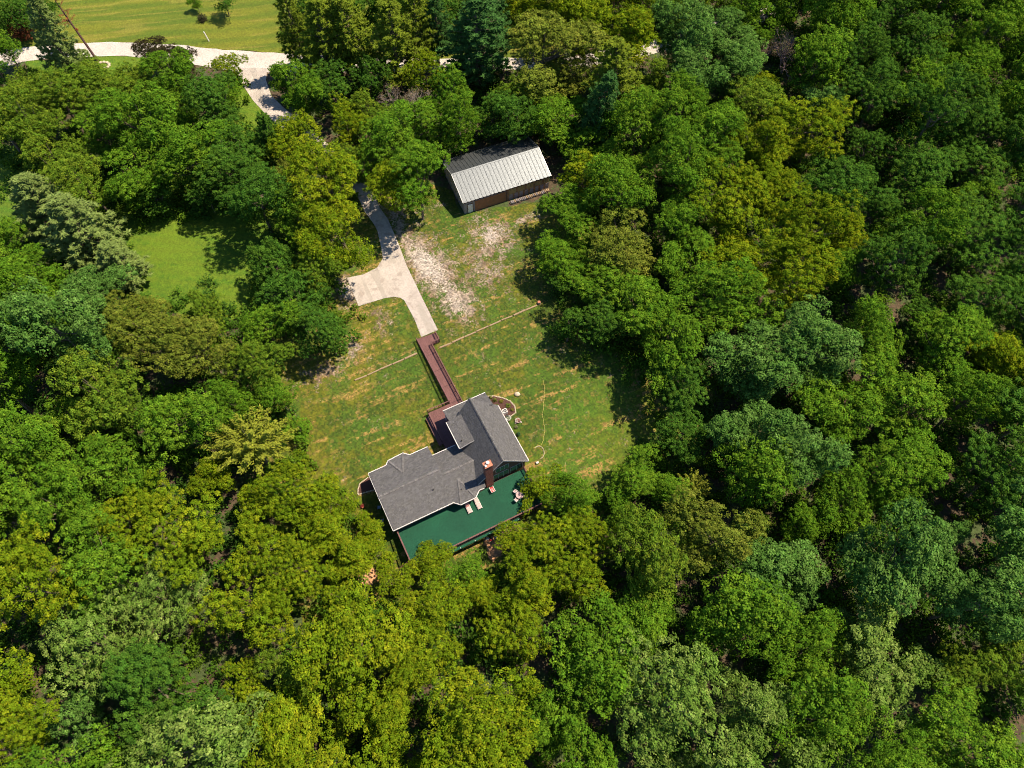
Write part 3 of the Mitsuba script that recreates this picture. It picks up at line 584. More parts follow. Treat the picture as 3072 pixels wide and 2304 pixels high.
hx, hy = np.interp(cs, range(9), hp[:, 0]), np.interp(cs, range(9), hp[:, 1]); mb = MB(); tube(mb, np.column_stack([hx, hy, gz(hx, hy) + .11]), .028, 6); single('garden_hose', mb.mesh(), 'm_hose', 'thin yellowish garden hose snaking down the lawn right of the house', 'hose')
a = np.linspace(2.4, -1.3, 30); hx, hy = 4.5 + .85 * np.cos(a), 48.7 + 1.1 * np.sin(a); mb = MB(); tube(mb, np.column_stack([hx, hy, gz(hx, hy) + .12]), .05, 7); single('garden_hose', mb.mesh(), 'm_stone', 'thick pale hose curled in an arc on the lawn by the house corner', 'hose')
k = thing('bucket', 'upturned pale bucket on the grass below the curled hose', 'bucket'); g0 = gz1(4.2, 46.9); mb = MB(); tube(mb, [(4.0, 46.8, g0 + .2), (4.4, 47.0, g0 + .2)], [.2, .15], 14); part(k, 'pail', mb.mesh(), 'm_white'); mb = MB(); tube(mb, [(3.97, 46.785, g0 + .2), (4.01, 46.805, g0 + .2)], [.22, .22], 14); part(k, 'rim', mb.mesh(), 'm_grey')
for x, y, lb in ((-21.2, 39.0, 'grey garden chair in the shade left of the house, upper of two'), (-20.6, 36.8, 'grey garden chair in the shade left of the house, lower of two')):
    k = thing('garden_chair', lb, 'chair', 'garden chairs left of the house'); g0 = gz1(x, y)
    part(k, 'seat', (box_v(x - .27, x + .27, y - .25, y + .25, g0 + .40, g0 + .45), BOXF), 'm_blue'); part(k, 'backrest', (box_v(x + .22, x + .28, y - .25, y + .25, g0 + .45, g0 + .9), BOXF), 'm_steel')
    for q in (-.22, .22):
        for w in (-.2, .2): part(k, 'leg', (box_v(x + q - .02, x + q + .02, y + w - .02, y + w + .02, g0, g0 + .4), BOXF), 'm_steel')
planter(-23.9, 39.2, .3, .35, 'm_crown', (.30, .05, .05), 'red flowering pot on the grass left of the house')
sa, ss = hst(-21.4, 32.8); aa = np.linspace(.3, 2.7, 9); stones('stone_edging', [(sa + 1.6 * math.cos(q), ss + .9 * math.sin(q)) for q in aa], .11, 'm_stone2', 'short arc of grey edging stones under the trees below the house', 'edging', seed=3)
for i, (x, y, r, mt, lb) in enumerate(((-3.9, 34.4, .32, 'm_white', 'white rock below the front edge of the deck, leftmost'), (-2.6, 34.6, .22, 'm_white', 'small white rock below the deck, upper right of the red one'), (-2.2, 34.0, .26, 'm_stone2', 'grey-white rock below the deck, rightmost'), (-3.4, 34.2, .22, 'm_red', 'red rock among the white rocks below the deck'))):
    rock('rock', x, y, r, mt, lb, 'rock')
k = thing('bench', 'weathered pale plank bench under trees right of the deck stairs', 'bench'); g0 = gz1(*hw([(19.8, -7.7, 0)])[0][:2])
for q in (-.17, 0, .17): part(k, 'slat', (hw(box_v(18.9, 20.7, -7.72 + q - .07, -7.72 + q + .07, g0 + .42, g0 + .46)), BOXF), 'm_stone2')
for s in (19.1, 20.5): part(k, 'leg', (hw(box_v(s - .05, s + .05, -7.9, -7.54, g0, g0 + .42)), BOXF), 'm_timber')
# timber edging lines across the lawn, log by log
def timber(a, b, n, label, seed):
    k = thing('timber_edging', label, 'edging'); g = np.random.default_rng(seed); a, b = np.array(a), np.array(b)
    for i in range(n):
        p, q = a + (b - a) * (i + .02) / n, a + (b - a) * (i + .98) / n; p = p + g.normal(0, .06, 2); q = q + g.normal(0, .06, 2)
        mb = MB(); pts = [(*(p + (q - p) * w), gz1(*(p + (q - p) * w)) + .13) for w in (0, .5, 1)]; tube(mb, pts, .15 * g.uniform(.8, 1.2), 8); part(k, 'log', mb.mesh(), 'm_timber', smooth=35)
timber((-27.4, 61.8), (-16.9, 67.3), 5, 'line of pale timber logs on the lawn left of the boardwalk', 1)
timber((-13.0, 68.5), (4.6, 77.8), 8, 'line of pale timber logs on the lawn right of the boardwalk', 2)
k = thing('tree_stump', 'short rust-brown stump at the right end of the timber line', 'stump'); g0 = gz1(5.0, 78.2)
mb = MB(); tube(mb, [(5.0, 78.2, g0 - .1), (5.0, 78.2, g0 + .15), (5.0, 78.2, g0 + .5)], [.42, .34, .3], 12); part(k, 'trunk', mb.mesh(), 'm_bark', smooth=40); mb = MB(); tube(mb, [(5.0, 78.2, g0 + .5), (5.0, 78.2, g0 + .52)], .28, 12); part(k, 'cut_face', mb.mesh(), 'm_crown')

# ---------------------------------------------------------------- the shed
shed = thing('shed', 'long wooden shed with a ribbed silver metal roof above the driveway', 'shed')
SL, SW_, SHE, SHR = 18.77, 12.33, 3.46, 5.48
def sbx(name, dims, mat, parent=None, label=None): return part(parent or shed, name, (sw(box_v(*dims)), BOXF), mat, label=label)
v, f = prism_v(Polygon([(.25, .35), (SL - .25, .35), (SL - .25, SW_ - .35), (.25, SW_ - .35)]), -.4, 3.38); part(shed, 'wall', (sw(v), f), 'm_grey_wall')
for s in (.25, SL - .25 - .16):
    m = MB(); a = np.array([[s, .35, 3.38], [s, SW_ - .35, 3.38], [s, SW_ / 2, 5.28]]); b = a + [.16, 0, 0]
    m.add(np.vstack([a, b]), [[0, 2, 1], [3, 4, 5], [0, 1, 4], [0, 4, 3], [1, 2, 5], [1, 5, 4], [2, 0, 3], [2, 3, 5]]); q = m.mesh(); part(shed, 'gable', (sw(q[0]), q[1]), 'm_grey_wall')
def panel(s0, s1, front):
    """one ribbed roof sheet from eave to ridge, with three ribs"""
    n = 1; w = (s1 - s0) / n; prof = []
    for i in range(n):
        a = s0 + i * w; prof += [(a, 0.0), (a + w * .06, .09), (a + w * .26, .09), (a + w * .32, 0.0)]
    prof.append((s1, 0.0)); prof = np.array(prof); mb = MB(); m = len(prof)
    t0, t1 = (-.02, SW_ / 2) if front else (SW_ + .02, SW_ / 2)
    top = [np.column_stack([prof[:, 0], np.full(m, t), zz + prof[:, 1]]) for t, zz in ((t0, SHE), (t1, SHR))]
    v = np.vstack([top[0], top[1], top[0] - [0, 0, .03], top[1] - [0, 0, .03]]); f = []
    for i in range(m - 1):
        f += [[i, i + 1, i + 1 + m], [i, i + 1 + m, i + m], [i + 2*m, i + 3*m, i + 1 + 3*m], [i + 2*m, i + 1 + 3*m, i + 1 + 2*m], [i, i + 2*m, i + 1 + 2*m], [i, i + 1 + 2*m, i + 1]]
    f += [[0, m, 3*m], [0, 3*m, 2*m], [m - 1, 3*m - 1, 4*m - 1], [m - 1, 4*m - 1, 2*m - 1]]
    f = np.array(f); f = f if front else f[:, ::-1]
    mb.add(v, f); q = mb.mesh(); return sw(q[0]), q[1]
NP = 23
for fr in (True, False):
    for i in range(NP):
        part(shed + '__roof', 'panel', panel(SL * i / NP + .002, SL * (i + 1) / NP - .002, fr), 'm_metal_roof')
m = MB()
a = [(0, SW_/2 - .22, SHR - .0), (0, SW_/2, SHR + .075), (0, SW_/2 + .22, SHR - .0)]; b = [(SL, q[1], q[2]) for q in a]
m.add(np.vstack([a, b, np.array(a) - [0, 0, .03], np.array(b) - [0, 0, .03]]), [[0, 3, 4], [0, 4, 1], [1, 4, 5], [1, 5, 2], [6, 10, 9], [6, 7, 10], [7, 11, 10], [7, 8, 11], [0, 6, 9], [0, 9, 3], [2, 5, 11], [2, 11, 8], [0, 1, 7], [0, 7, 6], [1, 2, 8], [1, 8, 7], [3, 9, 10], [3, 10, 4], [4, 10, 11], [4, 11, 5]]); q = m.mesh(); part(shed + '__roof', 'ridge_cap', (sw(q[0]), q[1]), 'm_metal_roof')
for s in (.0, SL):
    for t0, z0, t1, z1 in ((0, SHE, SW_/2, SHR), (SW_, SHE, SW_/2, SHR)): part(shed, 'rake_trim', (sw(beam_v([s, t0, z0 + .06], [s, t1, z1 + .06], .1, .2)), BOXF), 'm_steel')
part(shed, 'eave_board', (sw(beam_v([0, .05, SHE - .05], [SL, .05, SHE - .05], .05, .22)), BOXF), 'm_darkwood')
sbx('door', (1.0, 2.0, .27, .35, -.1, 2.25), 'm_white', label='white entry door at the left end of the front')
sbx('door_trim', (.85, 2.15, .30, .346, -.1, 2.4), 'm_siding')
for j in range(5):      # sectional garage door
    sbx('door_panel', (2.5, 9.1, .27, .345, -.1 + j * .56, -.1 + (j + 1) * .56 - .02), 'm_shed_orange')
sbx('door_frame', (9.15, 9.4, .24, .345, -.2, 3.1), 'm_siding'); sbx('sill_board', (2.5, 9.1, .2, .34, -.25, -.12), 'm_rose')
nb = 24
for j in range(nb):     # board siding right of the door
    a = 9.45 + (SL - .3 - 9.45) * j / nb; sbx('board', (a, a + (SL - .3 - 9.45) / nb - .02, .29, .345, 1.5, 3.1), 'm_shed_tan' if j % 5 else 'm_shedwood')
for j in range(nb):
    a = 9.45 + (SL - .3 - 9.45) * j / nb; sbx('board', (a, a + (SL - .3 - 9.45) / nb - .02, .25, .33, -.3, 1.46), 'm_grey_wall' if j % 3 else 'm_shedwood')
for j, s in enumerate((11.9, 14.6)): sbx('vent_pipe', (s - .06, s + .06, .3, .42, SHE - .1, SHE + .5), 'm_grey')
pile = thing('log_pile', 'long low pile of grey firewood logs along the shed front', 'firewood'); g = np.random.default_rng(4)
for j in range(46):
    s = 9.7 + (j % 23) * .37; lv = j // 23; r = .15 * g.uniform(.8, 1.2); mb = MB(); tt = -.75 + g.normal(0, .05); tube(mb, sw([(s + lv * .18, tt - .32, .16 + lv * .27), (s + lv * .18, tt + .32, .16 + lv * .27)]), r, 8); part(pile, 'log', mb.mesh(), 'm_grey_wall' if g.random() < .6 else 'm_timber')

# ---------------------------------------------------------------- small things by the road
k = thing('marker_post', 'leaning white marker post in the meadow above the road', 'post'); g0 = gz1(-71, 152.8)
mb = MB(); tube(mb, [(-71, 152.8, g0 - .2), (-71.5, 153.2, g0 + 2.1)], .14, 10); part(k, 'pole', mb.mesh(), 'm_white'); mb = MB(); tube(mb, [(-71.5, 153.2, g0 + 2.1), (-71.53, 153.22, g0 + 2.25)], [.16, .05], 10); part(k, 'cap', mb.mesh(), 'm_white')
k = thing('tree_ring', 'tan ring of stones with a mulch patch at the foot of the dead tree', 'edging')
for i in range(12):
    a = i * math.pi / 6; m = trimesh.creation.icosphere(1); x, y = -93.4 + 1.5 * math.cos(a), 143.9 + 1.2 * math.sin(a); part(k, 'stone', (m.vertices * [.38, .38, .22] + [x, y, gz1(x, y) + .12], m.faces), 'm_stone', smooth=True)
def leaf_cloud(mb, r, c, rad, n, size, col, jit=.25, long=1.0, flat=0.3):
    d = r.normal(size=(n, 3)); d /= np.linalg.norm(d, axis=1, keepdims=True)
    p = np.asarray(c) + d * rad * r.uniform(.35, 1, (n, 1)); nn = d * .6 + [0, 0, flat] + r.normal(0, .5, (n, 3)); nn /= np.linalg.norm(nn, axis=1, keepdims=True)
    leaves(mb, r, p, nn, size, np.asarray(col) * (1 + jit * r.uniform(-1, 1, (n, 1))), long)
def leaves(mb, r, p, nn, size, col, long=1.0, along=None):
    n = len(p); a = r.normal(size=(n, 3)) if along is None else along + r.normal(0, .35, (n, 3)); a -= nn * (a * nn).sum(1, keepdims=True); a /= np.maximum(np.linalg.norm(a, axis=1, keepdims=True), 1e-6); b = np.cross(nn, a)
    s = size * r.uniform(.7, 1.3, (n, 1)); w = s * .62 / long; l = s * long
    v = np.stack([p - a * l * .5, p + b * w * .5 - nn * s * .08, p + a * l * .5, p - b * w * .5 - nn * s * .08], 1).reshape(-1, 3)
    k = np.arange(n)[:, None] * 4; f = np.concatenate([k + [0, 2, 1], k + [0, 3, 2]], 1).reshape(-1, 3)
    mb.add(v, f, np.clip(np.repeat(col, 4, 0), .004, .9))

# ---------------------------------------------------------------- trees: shape groups (trunk + crown), then one instance per tree
TONE = {'y': (.115, .200, .009), 'g': (.074, .180, .013), 'd': (.050, .135, .017), 'o': (.096, .185, .016), 'b': (.072, .175, .030), 's': (.105, .200, .030), 't': (.125, .178, .022),
        'p': (.160, .245, .060), 'k': (.050, .140, .034), 'q': (.130, .205, .020), 'f': (.205, .265, .030), 'u': (.045, .036, .020), 'r': (.13, .050, .027)}
ALT = {'y': (.245, .285, .013), 'g': (.150, .260, .019), 'd': (.098, .200, .022), 'o': (.180, .250, .022), 'b': (.130, .245, .052), 's': (.215, .300, .070), 't': (.205, .230, .034), 'p': (.260, .340, .105), 'k': (.090, .200, .050), 'q': (.225, .285, .028), 'f': (.31, .335, .045), 'u': (.055, .066, .024), 'r': (.17, .07, .03)}
def sph(r, n, zmin=-1.0):
    k = (np.arange(n) + r.random()) / n; z = 1 - k * (1 - zmin); a = np.arange(n) * 2.39996 + r.random() * 6.28
    q = np.sqrt(np.maximum(0, 1 - z * z)); return np.column_stack([q * np.cos(a), q * np.sin(a), z])
def trunk_mesh(r, H, R, tips, rad=.26, k=6):
    mb = MB(); top = np.array([r.normal(0, .3), r.normal(0, .3), H * .62]); mid = top * .5 + [r.normal(0, .2), r.normal(0, .2), 0]
    tube(mb, [(0, 0, -.6), (0, 0, .3), mid, top, (top[0] * 1.2, top[1] * 1.2, H * .86)], [rad * 1.5, rad, rad * .75, rad * .45, rad * .12], k)
    for t in tips:
        h = r.uniform(.35, .6); a = np.array([0, 0, H * h]) * [1, 1, 1] + (top * [1, 1, 0]) * h; b = np.asarray(t); m = a * .5 + b * .5 + [0, 0, -.06 * H]; tube(mb, [a, m, b], [rad * .42, rad * .26, rad * .07], 5, cap=False)
    return mb
def broadleaf(seed, R, H, tone, nl=28, npf=15, nlf=50, size=.25, zc=.62, zr=.34, lob=(.20, .32), low=-.35, puff=(.060, .100), major=6):
    """an uneven crown: a few big limbs at different heights, lobes round each limb's end, each lobe of many small leaf clumps with gaps"""
    r = np.random.default_rng(seed); mb = MB(); base, alt = np.array(TONE[tone]), np.array(ALT[tone])
    if major:
        a = np.arange(major) * 6.283 / major + r.normal(0, .35, major); rad = r.uniform(.34, .74, major); hz = r.uniform(-.45, .55, major)
        Mj = np.column_stack([np.cos(a) * rad, np.sin(a) * rad, hz]); Mj = np.vstack([Mj, [r.normal(0, .15), r.normal(0, .15), r.uniform(.45, .9)]])
        C, la_ = [], []
        for k in range(nl):
            m = Mj[k % len(Mj)]; q = r.normal(size=3); q /= np.linalg.norm(q); q[2] = abs(q[2]) * .9 - .15; C.append(m + q * r.uniform(.18, .42)); la_.append(k % len(Mj))
        C = np.array(C) * [R, R, H * zr] + [0, 0, H * zc]
    else:
        d = sph(r, nl, low); C = d * r.uniform(.55, .84, (nl, 1)) * [R, R, H * zr] + [0, 0, H * zc] + r.normal(0, .04 * R, (nl, 3)); la_ = list(range(nl))
    lt = r.uniform(-.12, .35, 64)
    C = np.vstack([C, [[0, 0, H * zc]], C[:5] * [.5, .5, 0] + [0, 0, H * zc * .62]])
    for i, c in enumerate(C):
        LR = R * r.uniform(*lob) * (1.3 if i == nl else 1); lc = r.uniform(.88, 1.12); la = lt[la_[i] % 64] if i < nl else .1
        q = sph(r, npf, -.6); out = c - [0, 0, H * zc * .8]; out /= np.linalg.norm(out) + 1e-6
        q = q + out * .35; q /= np.linalg.norm(q, axis=1, keepdims=True)
        pc = c + q * LR * r.uniform(.60, 1.25, (npf, 1)) * [1, 1, .85]
        for j in range(npf):
            pr_ = R * r.uniform(*puff); n = int(nlf * r.uniform(.7, 1.3)); dd = r.normal(size=(n, 3)) + q[j] * .9 + [0, 0, .5]; dd /= np.linalg.norm(dd, axis=1, keepdims=True)
            p = pc[j] + dd * pr_ * r.uniform(.45, 1.08, (n, 1)) * [1.2, 1.2, .8]
            nn = dd * .9 + [0, 0, .4] + r.normal(0, .42, (n, 3)); nn /= np.linalg.norm(nn, axis=1, keepdims=True)
            mixv = np.clip(la + r.uniform(-.35, .6) + r.normal(0, .25, (n, 1)), 0, 1.15)
            leaves(mb, r, p, nn, size * R / 6, (base * (1 - mixv) + alt * mixv) * lc * r.uniform(.8, 1.2) * r.uniform(.65, 1.35, (n, 1)))
    return mb, trunk_mesh(r, H, R, C[:nl:2])
def plumes(seed, R, H, tone):
    """branches that spread up and out, each carrying a long plume of foliage"""
    r = np.random.default_rng(seed); mb = MB(); base, alt = np.array(TONE[tone]), np.array(ALT[tone]); tips = []
    for d in sph(r, 46, .02):
        L = r.uniform(.75, 1.05); tip = d * [R * L, R * L, H * .42 * L] + [0, 0, H * .52]; a = np.array([0, 0, H * .45]) + (tip - [0, 0, H * .45]) * .3; tips.append(tip); n = 190
        t = r.random((n, 1)) ** .8; w = (.10 + .55 * (1 - t) ** .7 * .5) * R * .42; p = a + (tip - a) * t + r.normal(0, 1, (n, 3)) * w * .42
        nn = r.normal(0, .5, (n, 3)) + [0, 0, .8] + d * .4; nn /= np.linalg.norm(nn, axis=1, keepdims=True); m = r.random((n, 1)); leaves(mb, r, p, nn, .36 * R / 6, (base * (1 - m) + alt * m) * r.uniform(.75, 1.25, (n, 1)), 1.3, along=np.tile(d, (n, 1)))
    return mb, trunk_mesh(r, H, R, tips[::3])
def pine(seed, R, H, tone, droop=0.0):
    """white pine: whorls of level branches, each ending in brushes of long needles, gaps between the whorls"""
    r = np.random.default_rng(seed); mb = MB(); tr = MB(); base, alt = np.array(TONE[tone]), np.array(ALT[tone]); tube(tr, [(0, 0, -.5), (0, 0, H * .5), (r.normal(0, .15), r.normal(0, .15), H * .97)], [.34, .2, .03], 7)
    z = .16 * H; lev = 0
    while z < H * .97:
        f = z / H; prof = (1 - f) ** .62 * (.55 + .45 * min(1, f / .25)); nb_ = int(6 + 3 * r.random()); a0 = r.random() * 6.28
        for b in range(nb_):
            a = a0 + b * 6.283 / nb_ + r.normal(0, .16); L = R * prof * r.uniform(.72, 1.15); d = np.array([math.cos(a), math.sin(a), .16 + .5 * f - droop]); p0 = np.array([0, 0, z]); tip = p0 + d * L; tube(tr, [p0, (p0 + tip) / 2 + [0, 0, .04 * L], tip], [.07, .045, .012], 4, cap=False)
            side = np.array([-d[1], d[0], 0]); nt = max(3, int(L / (.09 * R)))
            for q in range(nt):
                t = .28 + .75 * (q + r.random()) / nt; sp = (1.05 - t) * L * .55 + .1; c = p0 + d * L * t + side * r.uniform(-1, 1) * sp + [0, 0, .05 * L]
                n = 24; dd = r.normal(0, .55, (n, 3)) + d * .7 + [0, 0, .55]; dd /= np.linalg.norm(dd, axis=1, keepdims=True); p = c + dd * R * .07 * r.uniform(.3, 1.1, (n, 1)); nn = r.normal(0, .4, (n, 3)) + [0, 0, .9]; nn /= np.linalg.norm(nn, axis=1, keepdims=True); m = np.clip(r.normal(.35, .3, (n, 1)), 0, 1)
                leaves(mb, r, p, nn, .40 * R / 5, (base * (1 - m) + alt * m) * r.uniform(.75, 1.25, (n, 1)), 1.7, along=dd)
        z += H * .048 * r.uniform(.8, 1.25); lev += 1
    return mb, tr
def bare(seed, R, H, leafy=None):
    r = np.random.default_rng(seed); tr = MB(); mb = MB(); tips = []
    def grow(p, d, L, rad, lv):
        q = p + d * L; m = (p + q) / 2 + r.normal(0, .05 * L, 3); tube(tr, [p, m, q], [rad, rad * .8, rad * .6], 5 if lv < 2 else 4, cap=False)
        if lv >= 4: tips.append(q); return
        for _ in range(3 if lv < 3 else 2):
            e = d * .9 + r.normal(0, .42, 3) + [0, 0, .12]; e /= np.linalg.norm(e); grow(q, e, L * r.uniform(.6, .82), rad * .58, lv + 1)
    for _ in range(4): e = np.array([r.normal(0, .3), r.normal(0, .3), 1.0]); e /= np.linalg.norm(e); grow(np.array([0, 0, -.3]), e, H * .27, .2, 0)
    for t in tips:
        leaf_cloud(mb, r, t, .35 if leafy else .5, 10 if leafy else 3, .22, leafy or (.25, .2, .12))
    return mb, tr
B('m_twig', two(pr((.36, .31, .29), .85))); B('m_twig_mauve', two(pr((.34, .25, .26), .85)))
BASE_R, BASE_H = 6.0, 15.0
GROUPS = {}
def group(key, mbs, bark='m_bark', bh=(BASE_R, BASE_H)):
    crown, trunk = mbs; scene[key] = {'type': 'shapegroup', 'trunk': mikit.ply(trunk.mesh(), bark, smooth=True), 'crown': mikit.ply(crown.mesh(), 'm_leaf', color=crown.color())}
    GROUPS.setdefault(key.rsplit('_', 1)[0], []).append((key, *bh))
sd = 100
for tone, n in (('y', 5), ('g', 5), ('d', 4), ('o', 3), ('b', 2), ('s', 3), ('t', 2), ('u', 1)):
    for i in range(n):
        sd += 1; q = np.random.default_rng(sd); fine = q.uniform(.8, 1.25)
        group(f'shape_broad_{tone}_{i}', broadleaf(sd, 6, 15, tone, nl=int(q.integers(24, 33)), npf=int(q.integers(13, 17)), lob=(.17 + .06 * q.random(), .29 + .08 * q.random()), zr=q.uniform(.26, .38), size=.245 * fine, nlf=int(50 / fine ** 1.6), puff=(.058 * fine, .096 * fine), major=int(q.integers(4, 9))))
for tone, n in (('y', 2), ('g', 2), ('d', 1), ('o', 1), ('b', 1), ('s', 1), ('t', 1)):
    for i in range(n):
        sd += 1; group(f'shape_young_{tone}_{i}', broadleaf(sd, 3, 7.5, tone, nl=12, npf=12, nlf=32, size=.46, zc=.58, zr=.38, lob=(.26, .42), low=-.5, puff=(.09, .15), major=4), bh=(3, 7.5))
group('shape_round_d_0', broadleaf(301, 6, 12.5, 'd', nl=38, npf=15, zc=.52, zr=.42, lob=(.22, .28), low=-.7, major=0), bh=(6, 12.5))
for tone in 'gy': sd += 1; group(f'shape_column_{tone}_0', broadleaf(sd, 4, 16, tone, nl=32, npf=12, zc=.54, zr=.46, lob=(.26, .38), low=-.85, size=.36, puff=(.08, .13), major=0), bh=(4, 16))
for tone, n, dp in (('p', 2, .12), ('k', 2, 0), ('q', 3, 0), ('d', 1, 0)):
    for i in range(n): sd += 1; group(f'shape_pine_{tone}_{i}', pine(sd, 5, 17, tone, dp), bh=(5, 17))
group('shape_plume_f_0', plumes(401, 6, 14, 'f'), bh=(6, 14))
for i in range(2): group(f'shape_bare_n_{i}', bare(500 + i, 4, 12), 'm_twig', (4, 12))
group('shape_bare_m_0', bare(510, 4, 9), 'm_twig_mauve', (4, 9))
group('shape_brown_r_0', broadleaf(601, 3, 5.5, 'r', nl=12, npf=10, nlf=40, size=.5, zc=.5, zr=.42, low=-.6, lob=(.28, .4), puff=(.09, .15), major=0), bh=(3, 5.5))
